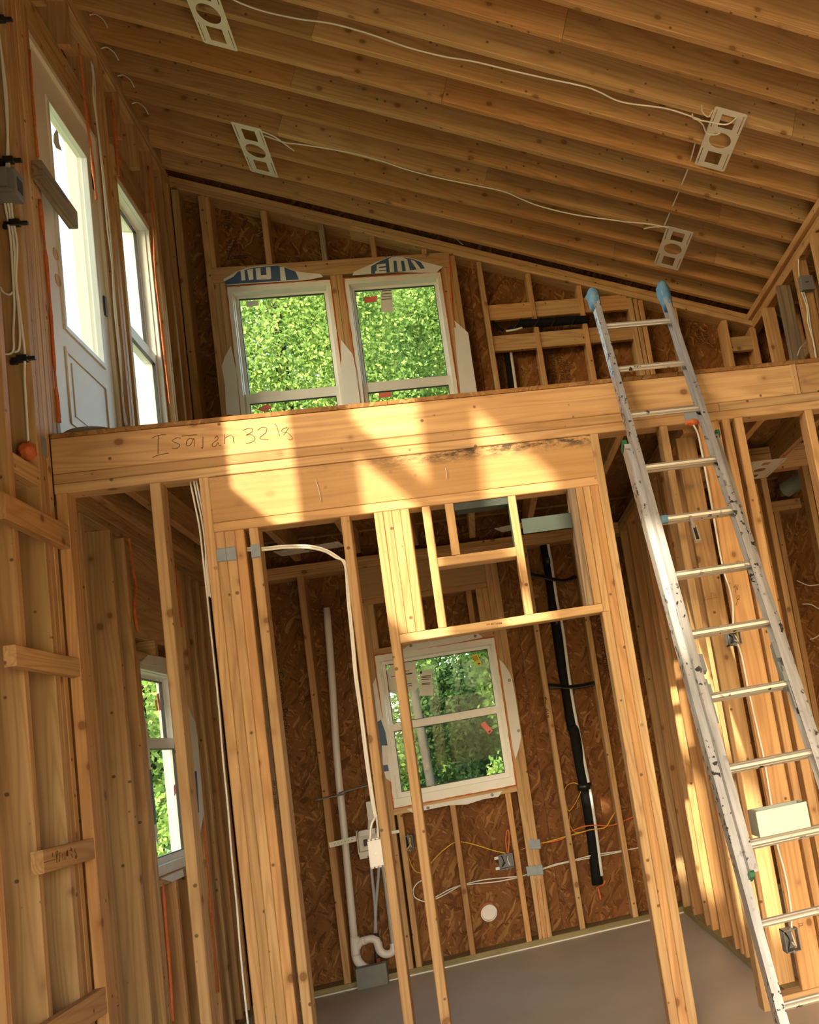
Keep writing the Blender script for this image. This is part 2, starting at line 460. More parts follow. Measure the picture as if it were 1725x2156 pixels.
def sheet(name, parent, outer, holes, to3, thick, mat):
    bm = bmesh.new(); bm_poly_holes(bm, outer, holes, to3, thick)
    return obj(name, mesh_of(bm), mat, parent)
def flap(name, parent, pts, mat, thick=(0, 0.002, 0)):
    """thin sheet from 3-D outline points"""
    bm = bmesh.new(); v = [bm.verts.new(p) for p in pts]
    es = [bm.edges.new((v[i], v[(i+1) % len(v)])) for i in range(len(v))]
    r = bmesh.ops.triangle_fill(bm, use_beauty=True, edges=es)
    fs = [g for g in r['geom'] if isinstance(g, bmesh.types.BMFace)]
    e = bmesh.ops.extrude_face_region(bm, geom=fs)
    bmesh.ops.translate(bm, verts=[g for g in e['geom'] if isinstance(g, bmesh.types.BMVert)], vec=Vector(thick))
    return obj(name, mesh_of(bm), mat, parent)
def rect(u0, u1, v0, v1): return [(u0, v0), (u1, v0), (u1, v1), (u0, v1)]
def text(name, parent, body, pos, xd, yd, size, mat='ink', shear=0.0, align='LEFT'):
    cu = bpy.data.curves.new('text', 'FONT'); cu.body = body; cu.size = size; cu.extrude = 0.0004; cu.shear = shear
    cu.align_x = align; cu.resolution_u = 2
    t = bpy.data.objects.new('text_tmp', cu); COL.objects.link(t)
    dg = bpy.context.evaluated_depsgraph_get(); dg.update()
    me = bpy.data.meshes.new_from_object(t.evaluated_get(dg))
    bpy.data.objects.remove(t)
    me.materials.clear()
    xd = Vector(xd).normalized(); yd = Vector(yd); yd = (yd - xd*yd.dot(xd)).normalized(); zd = xd.cross(yd)
    m = Matrix((xd, yd, zd)).transposed().to_4x4(); m.translation = Vector(pos)
    return obj(name, me, mat, parent, m)
def strokes(name, parent, lines, r, mat='pencil'):
    bm = bmesh.new()
    for l in lines: bm_tube(bm, catmull(l, 4), r, 5)
    return obj(name, mesh_of(bm, smooth=True), mat, parent)

# ================================================================== SETTING
XL, XR, YB, YF = -1.41, 2.18, 0.0, -2.21       # left stud face, right knee wall face, back stud face, loft front
Z_SUB0, Z_SUB1 = 2.62, 2.638
YFRONT = -7.6

# floor slab and ground ------------------------------------------------
fl = boxes('floor', None, [((-1.6, YFRONT-0.1, -0.12), (2.5, 0.17, 0.0))], 'concrete')
struct(fl, 'smooth grey-brown concrete floor slab', 'floor')
fs = empty('floor_bounce'); struct(fs, 'pale boards added over the unseen slab to bounce light upwards', 'floor')  # out-of-view pale boards, added to bounce sunlight up onto the rafters
for ix in range(3):
    for iy in range(4):
        boxes('bounce_board', fs, [((-1.38+ix*1.22, -7.55+iy*1.19, 0.0), (-1.38+ix*1.22+1.215, -7.55+iy*1.19+1.185, 0.008))], 'bounce_sheet')
gr = boxes('ground', None, [((-90, -90, -0.4), (90, 90, -0.13))], 'grass')
struct(gr, 'grassy ground outside the house', 'ground')

# ceiling: rafters + deck ------------------------------------------------
ceil = empty('ceiling'); struct(ceil, 'sloped ceiling of exposed wooden rafters under a plank deck', 'ceiling')
nrm = CN.normalized()
def slope_pt(x, y, off): return Vector((x, y, ceil_z(x))) + nrm*off
RD = 0.184
beam('roof_deck', ceil, slope_pt(-1.75, -3.9, RD+0.011), slope_pt(2.75, -3.9, RD+0.011), 8.3, 0.02, nrm, 'osb_floor', 0)
rng = random.Random(5)
RAFT_Y = []
k = 0
while True:
    y = -0.088 - 0.2325*k
    if y < -7.5: break
    RAFT_Y.append(y)
    cuts = [-1.6, 2.62]
    if k < 20:
        s = rng.uniform(-0.9, 2.0); cuts = [-1.6, s, 2.62]
        if rng.random() < 0.4:
            s2 = s + rng.choice((-1, 1))*rng.uniform(0.7, 1.4)
            if -1.2 < s2 < 2.1: cuts = sorted(cuts+[s2])
    for a, b in zip(cuts, cuts[1:]):
        dy = rng.uniform(-0.0015, 0.0015)
        beam('rafter', ceil, slope_pt(a+0.0008, y+dy, RD/2), slope_pt(b-0.0008, y+dy, RD/2), 0.038, RD, nrm, 'pine_rafter')
    k += 1

# back wall ------------------------------------------------------------
wb = empty('wall_back'); struct(wb, 'back wall of open stud framing with strand board sheathing', 'wall')
WLOW = (-0.553, 0.163, 0.938, 1.845)
WUL = (-1.146, -0.528, 2.86, 4.273)
WUR = (-0.446, 0.163, 2.86, 4.273)
yb3 = lambda u, v: (u, 0.14, v)
def panel_back(x0, x1, z0, z1, holes=(), top=False):
    g = 0.0015
    if top: outer = [(x0+g, z0+g), (x1-g, z0+g), (x1-g, ceil_z(x1)+0.2), (x0+g, ceil_z(x0)+0.2)]
    else: outer = rect(x0+g, x1-g, z0+g, z1-g)
    sheet('osb_panel', wb, outer, [rect(h[0], h[1], h[2], h[3]) for h in holes], yb3, (0, 0.012, 0), 'osb')
panel_back(-1.6, -0.72, -0.02, 2.55)
panel_back(-0.72, 0.32, -0.02, 2.55, [WLOW])
panel_back(0.32, 1.25, -0.02, 2.55)
panel_back(1.25, 2.5, -0.02, 2.55)
panel_back(-1.6, 0.34, 2.55, 0, [WUL, WUR], top=True)
panel_back(0.34, 1.42, 2.55, 0, top=True)
panel_back(1.42, 2.5, 2.55, 0, top=True)
sheet('housewrap_backing', wb, [(-1.62, -0.1), (2.52, -0.1), (2.52, ceil_z(2.52)+0.2), (-1.62, ceil_z(-1.62)+0.2)], [rect(*WLOW), rect(*WUL), rect(*WUR)], lambda u, v: (u, 0.153, v), (0, 0.002, 0), 'gasket')  # black sheet added behind the panels so no daylight leaks through their seams
def bk(name, x0, x1, z0, z1, y0=0.0, y1=0.14, mat='pine', axis=None): return board(name, wb, (x0, y0, z0), (x1, y1, z1), mat, axis)
bk('bottom_plate', -1.41, 2.3, 0.0, 0.038, mat='treated')
board('sill_seal', wb, (-1.41, -0.004, 0.0), (1.04, 0.0, 0.007), 'sill_seal')
for x0, x1 in ((-1.41, -1.372), (-0.935, -0.897), (-0.62, -0.584), (0.200, 0.241), (0.408, 0.441), (0.731, 0.764), (1.10, 1.138), (1.42, 1.458), (1.76, 1.798), (2.10, 2.138)):
    bk('stud', x0, x1, 0.038, 2.386)
bk('stud', 0.163, 0.200, 0.038, 2.386)
bk('jack_stud', -0.584, -0.555, 0.038, 2.155)
bk('sill_board', -0.555, 0.163, 0.900, 0.936)
for x0, x1 in ((-0.54, -0.508), (-0.236, -0.204), (0.090, 0.122)): bk('cripple', x0, x1, 0.038, 0.90)
bk('head_board', -0.555, 0.163, 1.847, 1.884)
for x0, x1 in ((-0.555, -0.52), (-0.33, -0.297), (0.03, 0.063), (0.09, 0.127), (0.127, 0.162)): bk('cripple', x0, x1, 1.884, 2.155)
bk('header_plate', -0.584, 0.1625, 2.155, 2.192)
bk('header', -0.584, 0.1625, 2.192, 2.386, 0.0, 0.04, 'pine_ridged')
bk('top_plate', -1.41, 2.3, 2.386, 2.422); bk('top_plate', -1.41, 2.3, 2.422, 2.458)
# upper storey framing
def up(x0, x1, z0=Z_SUB1, name='stud', mat='pine'):
    bk(name, x0, x1, z0, ceil_z(x1)-0.085, mat=mat)
bk('bottom_plate', -1.41, 2.3, Z_SUB1, Z_SUB1+0.038)
for x0, x1 in ((-1.41, -1.365), (-1.255, -1.218), (0.235, 0.268), (0.399, 0.432), (0.707, 0.74), (1.033, 1.066), (1.362, 1.398), (1.402, 1.43), (1.434, 1.468), (1.66, 1.693), (1.993, 2.032), (2.187, 2.226)):
    up(x0, x1, Z_SUB1+0.038)
for x0, x1 in ((-1.218, -1.183), (-1.183, -1.149), (-0.526, -0.488), (-0.488, -0.449), (0.166, 0.20), (0.20, 0.235)): bk('jack_stud', x0, x1, Z_SUB1+0.038, 4.30)
bk('header', -1.228, 0.235, 4.302, 4.406, -0.004, 0.05)
for x0, x1 in ((-1.218, -1.19), (-0.898, -0.862), (-0.56, -0.528), (-0.255, -0.223), (0.06, 0.092)): up(x0, x1, 4.406, 'cripple', 'pine_weathered' if x0 == -0.56 else 'pine')
for x0, x1 in ((0.432, 0.707), (0.74, 1.033), (1.066, 1.362)):
    bk('block', x0, x1, 3.912, 4.02, 0.012, 0.05); bk('block', x0, x1, 3.695, 3.803, 0.012, 0.05)
bk('block', 2.032, 2.187, 3.54, 3.645, 0.01, 0.05)
for j, off in enumerate((-0.019, -0.058)):
    p0 = slope_pt(-1.41, 0.07, off); p1 = slope_pt(2.3, 0.07, off)
    if j == 0: beam('sloped_plate', wb, p0, p1, 0.14, 0.037, nrm, 'pine')
    else:
        mid = slope_pt(-0.35, 0.07, off)
        beam('sloped_plate', wb, p0, mid, 0.14, 0.037, nrm, 'pine'); beam('sloped_plate', wb, mid+Vector((0.001, 0, 0)), p1, 0.14, 0.037, nrm, 'pine')

# left wall ------------------------------------------------------------
wl = empty('wall_left'); struct(wl, 'tall left wall of deep wooden studs and sheathing', 'wall')
DOOR = (-2.06, -1.24, 2.66, 4.50)          # y0 y1 z0 z1
WLU = (-1.07, -0.44, 2.86, 4.46)
WLL = (-1.405, -0.78, 0.90, 1.85)
SX = -1.55
K, S_ = SUN_D.y, -SUN_D.z
def sun_open(t0, t1):
    dt = XL - 0.04 - SX                      # from picked plane to sheathing plane
    y0, y1 = YF - K*(t1+dt), YF - K*(t0+dt)
    return y0, y1, dt*S_
holes = [rect(*DOOR), rect(*WLU), rect(WLL[0], -0.64, WLL[2], WLL[3])]
SUNW = []
for t0, t1 in ((0.648, 0.898), (1.125, 1.395), (1.606, 1.90), (2.12, 2.50)):
    y0, y1, dz = sun_open(t0, t1)
    SUNW.append((y0, y1, dz))
    holes += [rect(y0, y1, 3.10+dz, 3.73+dz), rect(y0, y1, 3.868+dz, 4.43+dz)]
sheet('sheathing', wl, [(YFRONT-0.1, -0.1), (0.16, -0.1), (0.16, 5.27), (YFRONT-0.1, 5.27)], holes, lambda u, v: (SX, u, v), (-0.012, 0, 0), 'osb')
def lw(name, y0, y1, z0, z1, x0=-1.55, x1=XL, mat='pine', axis=None): return board(name, wl, (x0, y0, z0), (x1, y1, z1), mat, axis)
lw('bottom_plate', -7.5, 0.0, 0.0, 0.038, mat='treated')
lw('top_plate', -7.5, 0.0, 4.966, 5.004); lw('top_plate', -7.5, 0.0, 5.004, 5.042)
# ground-floor studs (behind the partition) and full height studs in the tall room
for y in (-1.975, -1.655, -1.48): lw('stud', y, y+0.037, 0.038, 2.386)
lw('jack_stud', -1.443, -1.408, 0.038, 1.885)
for y in (-0.638, -0.601): lw('jack_stud', y, y+0.036, 0.038, 2.386)
for y in (-0.46, -0.28, -0.10): lw('stud', y, y+0.037, 0.038, 2.386)
lw('header', -1.44, -0.64, 1.96, 2.386, -1.50, XL-0.03, 'pine')
lw('cripple', -1.17, -1.135, 1.885, 1.96)
lw('head_board', -1.44, -0.64, 1.852, 1.885); lw('sill_board', -1.408, -0.64, 0.862, 0.898)
for y in (-1.19, -0.90): lw('cripple', y, y+0.036, 0.038, 0.862)
lw('rim_block', -2.12, 0.0, 2.459, 2.637, -1.549, XL-0.001); lw('top_plate', -2.12, 0.0, 2.386, 2.422); lw('top_plate', -2.12, 0.0, 2.422, 2.458)
for y in (-2.58,): lw('stud', y, y+0.036, 0.038, 4.966)
for y in (-2.335, -2.297, -2.258): lw('stud', y, y+0.037, 0.038, 4.966)
for y in (-2.85, -3.15): lw('stud', y, y+0.036, 0.038, 4.966)
# upper storey
for y in (-2.215, -2.16, -2.12): lw('stud' if y < -2.13 else 'jack_stud', y, y+0.037, Z_SUB1, 4.966 if y < -2.13 else 4.55, x0=-1.55, x1=XL-(0.006 if y > -2.2 else 0))
for y, z1 in ((-1.235, 4.966), (-1.195, 4.966), (-1.115, 4.55), (-0.435, 4.55), (-0.395, 4.966), (-0.20, 4.966), (-0.05, 4.966)):
    lw('stud' if z1 > 4.9 else 'jack_stud', y, y+0.037, Z_SUB1, z1)
lw('header', -2.12, -1.235, 4.55, 4.74, -1.50, XL-0.05); lw('header', -1.115, -0.395, 4.50, 4.70, -1.50, XL-0.05)
for y in (-1.90, -1.62): lw('cripple', y, y+0.036, 4.74, 4.966)
for y in (-0.95, -0.66): lw('cripple', y, y+0.036, 4.70, 4.966)
for a, b in zip(RAFT_Y[:16], RAFT_Y[1:17]):
    board('rafter_block', wl, (XL-0.045, b+0.02, 5.045), (XL-0.008, a-0.02, 5.045+0.15), 'pine')
# blocks nailed on the face of the studs in the tall room
def face_block(y0, y1, z0, z1, dz=0.0, th=0.036, w=None):
    zc0, zc1 = (z0+z1)/2 - dz/2, (z0+z1)/2 + dz/2
    return beam('face_block', wl, (XL+th/2+0.001, y0, zc0), (XL+th/2+0.001, y1, zc1), th, z1-z0, (0, 0, 1), 'pine')
face_block(-2.72, -2.12, 2.188, 2.278)
lw('block', -2.544, -2.335, 2.40, 2.47, XL-0.09, XL)
b1 = face_block(-2.72, -2.135, 1.71, 1.778)
b2 = face_block(-2.63, -2.125, 1.061, 1.134)
b3 = face_block(-2.70, -2.105, 0.54, 0.627)

# right wall, front wall, added sun blocker outside -------------------------------
wr = empty('wall_right'); struct(wr, 'low right wall with open studs under the sloped rafters', 'wall')
sheet('sheathing', wr, [(YFRONT-0.1, -0.1), (0.16, -0.1), (0.16, ceil_z(2.5)+0.1), (YFRONT-0.1, ceil_z(2.5)+0.1)], [], lambda u, v: (2.5, u, v), (0.012, 0, 0), 'osb')
def rw(name, y0, y1, z0, z1, x0=XR, x1=XR+0.089, mat='pine', axis=None): return board(name, wr, (x0, y0, z0), (x1, y1, z1), mat, axis)
rw('top_plate', -7.5, 0.0, 3.752, 3.795); rw('fascia_board', -7.5, 0.0, 3.69, 3.752, XR+0.03, XR+0.089)
rw('bottom_plate', YF, 0.0, Z_SUB1, Z_SUB1+0.038)
for y in (-0.34, -0.67, -1.0, -1.33, -1.66, -1.99):
    rw('stud', y, y+0.037, Z_SUB1+0.038, 3.69, mat='pine_weathered' if y == -0.67 else 'pine')
rw('block', -0.30, -0.04, 3.2, 3.29, XR+0.09, XR+0.13)
board('rail', wr, (XR+0.20, -3.0, 3.30), (XR+0.24, 0.0, 3.40), 'pine'); board('rail', wr, (XR+0.20, -3.0, 2.95), (XR+0.24, 0.0, 3.05), 'pine')
for y in (-0.2, -0.7, -1.2, -1.7, -2.2): board('stud', wr, (XR+0.24, y, 2.5), (XR+0.31, y+0.037, 3.75), 'pine')
for y in (-2.6, -3.4, -4.2, -5.0, -5.8, -6.6): board('stud', wr, (2.36, y, 0.038), (2.5, y+0.037, 3.6), 'pine')
wf = sheet('wall_front', None, [(-1.6, -0.1), (2.5, -0.1), (2.5, ceil_z(2.5)+0.1), (-1.6, ceil_z(-1.6)+0.1)], [rect(-1.15, 2.2, 0.02, 2.4)], lambda u, v: (u, YFRONT, v), (0, -0.1, 0), 'osb')
struct(wf, 'front gable wall with a wide open front, sheathed in strand board', 'wall')
ch = boxes('wall_sun_block', None, [((-3.2, -2.98, -0.13), (-1.565, -2.7, 6.4))], 'vinyl')  # unseen box added to keep sun out of the loft door and side windows
struct(ch, 'pale box added outside the left wall to block the sun', 'wall')

# loft floor -----------------------------------------------------------
lf = empty('floor_loft'); struct(lf, 'loft floor of joists, strand board deck and a thick front rim board', 'floor')
for x0, x1 in ((-1.41, -0.18), (-0.18, 1.04), (1.04, 2.26)):
    board('osb_panel', lf, (x0+0.001, YF-0.003, Z_SUB0), (x1-0.001, 0.0, Z_SUB1), 'osb_floor', 'X', 0.001)
board('rim_board', lf, (-1.41, YF, 2.481), (1.553, YF+0.038, 2.62), 'pine')
board('rim_joint', lf, (1.5545, YF, 2.481), (1.586, YF+0.038, 2.62), 'pine', 'Z')
board('rim_board', lf, (1.5875, YF, 2.481), (2.3, YF+0.038, 2.62), 'pine')
x = -1.28
while x < 2.2:
    board('joist', lf, (x, YF+0.038, 2.48), (x+0.037, 0.0, 2.62), 'pine'); x += 0.345
board('joist', lf, (-1.41, YF+0.038, 2.48), (-1.373, 0.0, 2.62), 'pine')

# partition under the loft ---------------------------------------------
wp = empty('wall_partition'); struct(wp, 'open stud partition under the loft beam with a header over an opening', 'wall')
def pt(name, x0, x1, z0, z1, y0=YF, y1=YF+0.089, mat='pine', axis=None): return board(name, wp, (x0, y0, z0), (x1, y1, z1), mat, axis)
pt('top_plate', -1.41, 1.195, 2.442, 2.48, mat='pine_clear'); pt('top_plate', 1.197, 2.3, 2.442, 2.48)
pt('top_plate', -1.41, 2.3, 2.403, 2.441)
pt('bottom_plate', -1.41, -0.25, 0.0, 0.038); pt('bottom_plate', 0.954, 2.3, 0.0, 0.038)
pt('stud', -1.409, -1.371, 0.038, 2.402)
pt('stud', -1.087, -1.049, 0.038, 2.402)
pt('king_stud', -0.912, -0.8775, 0.038, 2.402, mat='pine_clear')
for i in range(3): pt('jack_stud', -0.877+0.035*i, -0.8425+0.035*i, 0.038, 2.180, y0=YF+0.001*i)
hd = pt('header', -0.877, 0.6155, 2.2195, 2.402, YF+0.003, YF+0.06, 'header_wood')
pt('header_plate', -0.877, 0.6155, 2.181, 2.219, mat='pine_clear')
pt('stud', -0.754, -0.721, 0.038, 2.180)
pt('stud', -0.416, -0.382, 0.038, 2.180, mat='pine')
pt('stud', -0.289, -0.2535, 0.038, 2.180)
for i in range(3): pt('cripple', -0.253+0.033*i, -0.2203+0.033*i, 1.687, 2.180)
pt('cripple', -0.104, -0.071, 1.687, 2.180)
pt('cripple', -0.014, 0.020, 1.968, 2.180)
pt('block', -0.0705, 0.2385, 1.929, 1.967)
pt('cripple', 0.239, 0.271, 1.687, 2.180)
pt('cripple', 0.486, 0.518, 1.687, 2.180, mat='pine_weathered'); pt('cripple', 0.519, 0.551, 1.687, 2.180)
ledger = pt('opening_head', -0.2525, 0.551, 1.651, 1.686, mat='pine_clear')
pt('jack_stud', 0.545, 0.5805, 0.0, 1.650); pt('jack_stud', 0.552, 0.5805, 1.651, 2.180)
pt('jack_stud', 0.581, 0.6155, 0.0, 2.180); pt('king_stud', 0.616, 0.651, 0.0, 2.402, mat='pine_clear')
pt('stud', 0.919, 0.953, 0.0, 2.402)
pt('flat_stud', 1.090, 1.188, 0.038, 2.402, YF+0.012, YF+0.05)
pt('stud', 1.199, 1.233, 0.038, 2.402); pt('stud', 1.255, 1.293, 0.038, 2.402); pt('stud', 1.583, 1.62, 0.038, 2.402); pt('stud', 1.95, 1.988, 0.038, 2.402)
# metal pieces on the partition
def nplate(parent, p, w, h, axis='Y'):
    bm = bmesh.new()
    if axis == 'Y': bm_box(bm, (p[0]-w/2, p[1]-0.002, p[2]-h/2), (p[0]+w/2, p[1], p[2]+h/2))
    else: bm_box(bm, (p[0], p[1]-w/2, p[2]-h/2), (p[0]+0.002, p[1]+w/2, p[2]+h/2))
    # teeth bent in at the two ends
    for s in (-1, 1):
        for i in range(4):
            o = (i-1.5)*w/4.6
            if axis == 'Y': bm_box(bm, (p[0]+o-w*0.05, p[1]-0.002, p[2]+s*(h/2)-0.0015), (p[0]+o+w*0.05, p[1]+0.0, p[2]+s*(h/2)+0.003*(1 if s > 0 else 1)))
    return obj('nail_plate', mesh_of(bm), 'galv_plate', parent)
for xx in (-0.8595, -0.8245): nplate(wp, (xx, YF-0.0005, 2.09), 0.034, 0.05)
nplate(wp, (-0.7375, YF-0.0005, 2.088), 0.033, 0.05)
q = onY(1455, 872, YF); nplate(wp, (q.x, YF-0.0005, 2.44), 0.06, 0.075)
q = onY(100, 953, YF); nplate(wl, (XL+0.0005, -2.277, q.z), 0.04, 0.075, 'X')
board('duct_plate', wp, (0.281, YF+0.02, 2.02), (0.485, YF+0.022, 2.083), 'duct_metal', 'X', 0)
tp = boxes('duct_rim', wp, [((0.022, YF+0.004, 2.150), (0.237, YF+0.088, 2.153)), ((0.022, YF+0.004, 2.153), (0.237, YF+0.006, 2.178)),
                            ((0.2365, YF+0.004, 1.968), (0.2385, YF+0.07, 2.178))], 'duct_metal')

# inner cross wall on the right of the bathroom --------------------------
wi = empty('wall_inner'); struct(wi, 'inner stud wall running back from the partition to the back wall', 'wall')
X0, X1 = 1.04, 1.129
def iw(name, y0, y1, z0, z1, x0=X0, x1=X1, mat='pine', axis=None): return board(name, wi, (x0, y0, z0), (x1, y1, z1), mat, axis)
iw('bottom_plate', YF+0.09, 0.0, 0.0, 0.038, mat='treated')
iw('top_plate', YF+0.09, 0.0, 2.386, 2.422); iw('top_plate', YF+0.09, 0.0, 2.422, 2.458)
for y in (-0.04, -0.335, -0.67, -1.03, -1.32, -1.44, -1.52, -1.76):
    iw('stud', y, y+0.037, 0.038, 2.386)
iw('stud', -2.05, -2.012, 0.038, 2.386, x0=1.018, x1=1.107)
iw('stud', -0.82, -0.783, 0.038, 2.386)
# room further right
wc = empty('wall_closet'); struct(wc, 'far right closet wall with a framed doorway and studs', 'wall')
def cw(name, x0, x1, z0, z1, y0=-0.95, y1=-0.861, mat='pine', axis=None): return board(name, wc, (x0, y0, z0), (x1, y1, z1), mat, axis)
a = onY(1600, 955, -0.95); b = onY(1600, 988, -0.95)
cw('top_plate', 1.14, 2.3, a.z, a.z+0.036); cw('header', 1.14, 2.3, b.z-0.01, a.z-0.002)
for px_ in ((1620, 1100), (1703, 1050), (1590, 1150)):
    q = onY(px_[0], px_[1], -0.95); cw('stud', q.x, q.x+0.036, 0.038, b.z-0.011)
for y in (-0.86, -0.5, -0.2): board('stud', wc, (1.70, y, 0.04), (1.79, y+0.037, 2.4), 'pine')
board('block', wc, (1.46, 0.0, 2.02), (1.76, 0.06, 2.06), 'pine')

# ================================================================== WINDOWS AND DOOR
MB_ = lambda u, d, z: (u, d, z)                    # back wall: d grows outwards
ML_ = lambda u, d, z: (XL-d, u, z)                 # left wall
def ring_boxes(m, u0, u1, z0, z1, w, d0, d1, wb=None, wt=None):
    wb = w if wb is None else wb; wt = w if wt is None else wt
    out = []
    for a, b, c, e in ((u0, u1, z0, z0+wb), (u0, u1, z1-wt, z1), (u0, u0+w, z0+wb, z1-wt), (u1-w, u1, z0+wb, z1-wt)):
        p, q = Vector(m(a, d0, c)), Vector(m(b, d1, e))
        out.append((Vector(map(min, p, q)), Vector(map(max, p, q))))
    return out
def mbox(m, u0, u1, d0, d1, z0, z1):
    p, q = Vector(m(u0, d0, z0)), Vector(m(u1, d1, z1))
    return (Vector(map(min, p, q)), Vector(map(max, p, q)))
def window(name, label, m, u0, u1, z0, z1, zr0, zr1, d0, fw=0.028, bot=0.045, dep=0.10):
    e = empty(name); struct(e, label, 'window')
    boxes('frame', e, ring_boxes(m, u0, u1, z0, z1, fw, d0, d0+dep, bot, fw+0.012), 'vinyl', 0.002)
    boxes('frame_stop', e, ring_boxes(m, u0+fw*0.6, u1-fw*0.6, z0+bot*0.6, z1-fw*0.6, fw*0.6, d0+0.02, d0+min(dep, 0.09), 0.02, 0.025), 'vinyl', 0.0015)
    a0, a1 = u0+fw+0.004, u1-fw-0.004
    us = boxes('upper_sash', e, ring_boxes(m, a0, a1, zr0+0.012, z1-fw-0.012, 0.02, d0+0.058, d0+0.088, 0.035, 0.02), 'vinyl', 0.0015)
    boxes('gasket', us, ring_boxes(m, a0+0.020, a1-0.020, zr0+0.047, z1-fw-0.032, 0.004, d0+0.0605, d0+0.075), 'gasket')
    up_ = boxes('pane', us, [mbox(m, a0+0.021, a1-0.021, d0+0.070, d0+0.074, zr0+0.046, z1-fw-0.031)], 'glass')
    ls = boxes('lower_sash', e, ring_boxes(m, a0, a1, z0+bot-0.004, zr1, 0.022, d0+0.024, d0+0.056, 0.034, zr1-zr0), 'vinyl', 0.0015)
    boxes('gasket', ls, ring_boxes(m, a0+0.022, a1-0.022, z0+bot+0.030, zr0, 0.004, d0+0.0265, d0+0.042), 'gasket')
    lp = boxes('pane', ls, [mbox(m, a0+0.023, a1-0.023, d0+0.038, d0+0.042, z0+bot+0.029, zr0+0.001)], 'glass')
    return e, up_, lp
w1, w1u, w1l = window('window_1', 'white loft window on the back wall, the one beside the left corner', MB_, *WUL, 3.505, 3.568, 0.0)
w2, w2u, w2l = window('window_2', 'white loft window on the back wall with a long paper label on its glass', MB_, *WUR, 3.505, 3.568, 0.0)
w3, w3u, w3l = window('window_3', 'white double-hung bathroom window with paper and yellow stickers on the glass', MB_, *WLOW, 1.382, 1.428, 0.0, bot=0.055)
w4, w4u, w4l = window('window_4', 'white loft window in the left wall beside the glazed door', ML_, *WLU, 3.60, 3.66, 0.030, dep=0.14)
w5, w5u, w5l = window('window_5', 'narrow-looking white window low in the left wall behind the studs', ML_, *WLL, 1.46, 1.51, 0.020, fw=0.024, dep=0.095)
boxes('nail_fin', w5, [((XL-0.115, WLL[1], WLL[2]), (XL-0.111, -0.639, WLL[3]))], 'vinyl')

def quad_px(name, parent, pts, Y, mat, th=0.0012, f=onY):
    return flap(name, parent, [f(x, y, Y) for x, y in pts], mat, (0, th, 0) if f is onY else (-th, 0, 0))
def zz(x0, y0, s, pts): return [(x0+s*a, y0+s*b) for a, b in pts]
# stickers on the panes
quad_px('sticker', w2u, zz(400, 350, .4058, [(903, 680), (968, 673), (972, 702), (908, 710)]), 0.068, 'sticker_red')
pl_ = quad_px('label_sheet', w2u, zz(400, 350, .4058, [(990, 642), (1045, 637), (1058, 755), (993, 757)]), 0.068, 'sticker_paper')
for j, (a, b) in enumerate(((645, 4), (662, 3), (676, 3), (690, 3))):
    quad_px('print_line', w2u, zz(400, 350, .4058, [(994, a), (1046, a-4), (1047, a+b-4), (995, a+b)]), 0.0672, 'ink', 0.0006)
quad_px('sticker', w2l, zz(400, 350, .4058, [(980, 1178), (1045, 1170), (1047, 1195), (983, 1203)]), 0.036, 'sticker_red')
quad_px('sticker', w1l, zz(400, 350, .4058, [(350, 1262), (405, 1230), (425, 1255), (385, 1275)]), 0.036, 'sticker_red')
quad_px('sticker', w1l, zz(400, 350, .4058, [(355, 1168), (470, 1163), (472, 1192), (358, 1199)]), 0.0225, 'sticker_paper')
quad_px('sticker', w1u, zz(400, 350, .4058, [(292, 703), (355, 697), (358, 722), (295, 730)]), 0.068, 'sticker_paper')
W3Z = (780, 1340, .19130)
big = quad_px('label_sheet', w3u, zz(*W3Z, [(185, 390), (215, 330), (260, 280), (495, 243), (510, 420), (530, 560), (480, 600), (205, 622)]), 0.068, 'sticker_paper')
sm = quad_px('label_sheet', w3u, zz(*W3Z, [(538, 378), (680, 365), (692, 650), (545, 655)]), 0.068, 'sticker_paper')
for (a, b, c, d) in ((230, 440, 460, 405), (370, 380, 430, 372), (360, 408, 465, 398), (400, 520, 455, 512), (400, 545, 455, 535), (560, 436, 665, 428), (565, 450, 668, 444), (560, 470, 650, 466), (565, 515, 660, 508), (568, 528, 655, 522)):
    quad_px('print_line', w3u, zz(*W3Z, [(a, b), (c, d), (c, d+7), (a, b+7)]), 0.0672, 'ink', 0.0006)
quad_px('print_mark', w3u, zz(*W3Z, [(543, 385), (568, 381), (570, 408), (545, 412)]), 0.0672, 'ink', 0.0006)
quad_px('sticker', w3u, zz(*W3Z, [(1105, 215), (1175, 190), (1225, 300), (1185, 330), (1150, 290)]), 0.068, 'sticker_yellow')
for j in range(4):
    quad_px('print_line', w3u, zz(*W3Z, [(1122+j*13, 222-j*5), (1127+j*13, 220-j*5), (1152+j*13, 275-j*5), (1147+j*13, 277-j*5)]), 0.0672, 'ink', 0.0006)
quad_px('print_mark', w3u, zz(*W3Z, [(1182, 297), (1208, 287), (1213, 300), (1188, 312)]), 0.0672, 'ink', 0.0006)
quad_px('sticker', w3l, zz(*W3Z, [(1212, 970), (1255, 935), (1350, 1038), (1305, 1080)]), 0.036, 'sticker_red')
quad_px('print_mark', w3l, zz(*W3Z, [(1298, 1050), (1320, 1030), (1328, 1040), (1306, 1062)]), 0.0352, 'ink', 0.0006)
W5Z = (280, 1360, .2504)
quad_px('sticker', w5u, zz(*W5Z, [(180, 460), (203, 452), (215, 535), (200, 553)]), XL-0.0885, 'sticker_yellow', f=onX)
quad_px('sticker', w5u, zz(*W5Z, [(200, 405), (218, 398), (238, 535), (222, 545)]), XL-0.0885, 'sticker_red', f=onX)
quad_px('sticker', w5l, zz(*W5Z, [(345, 1180), (355, 1160), (362, 1240), (350, 1262)]), XL-0.057, 'sticker_red', f=onX)

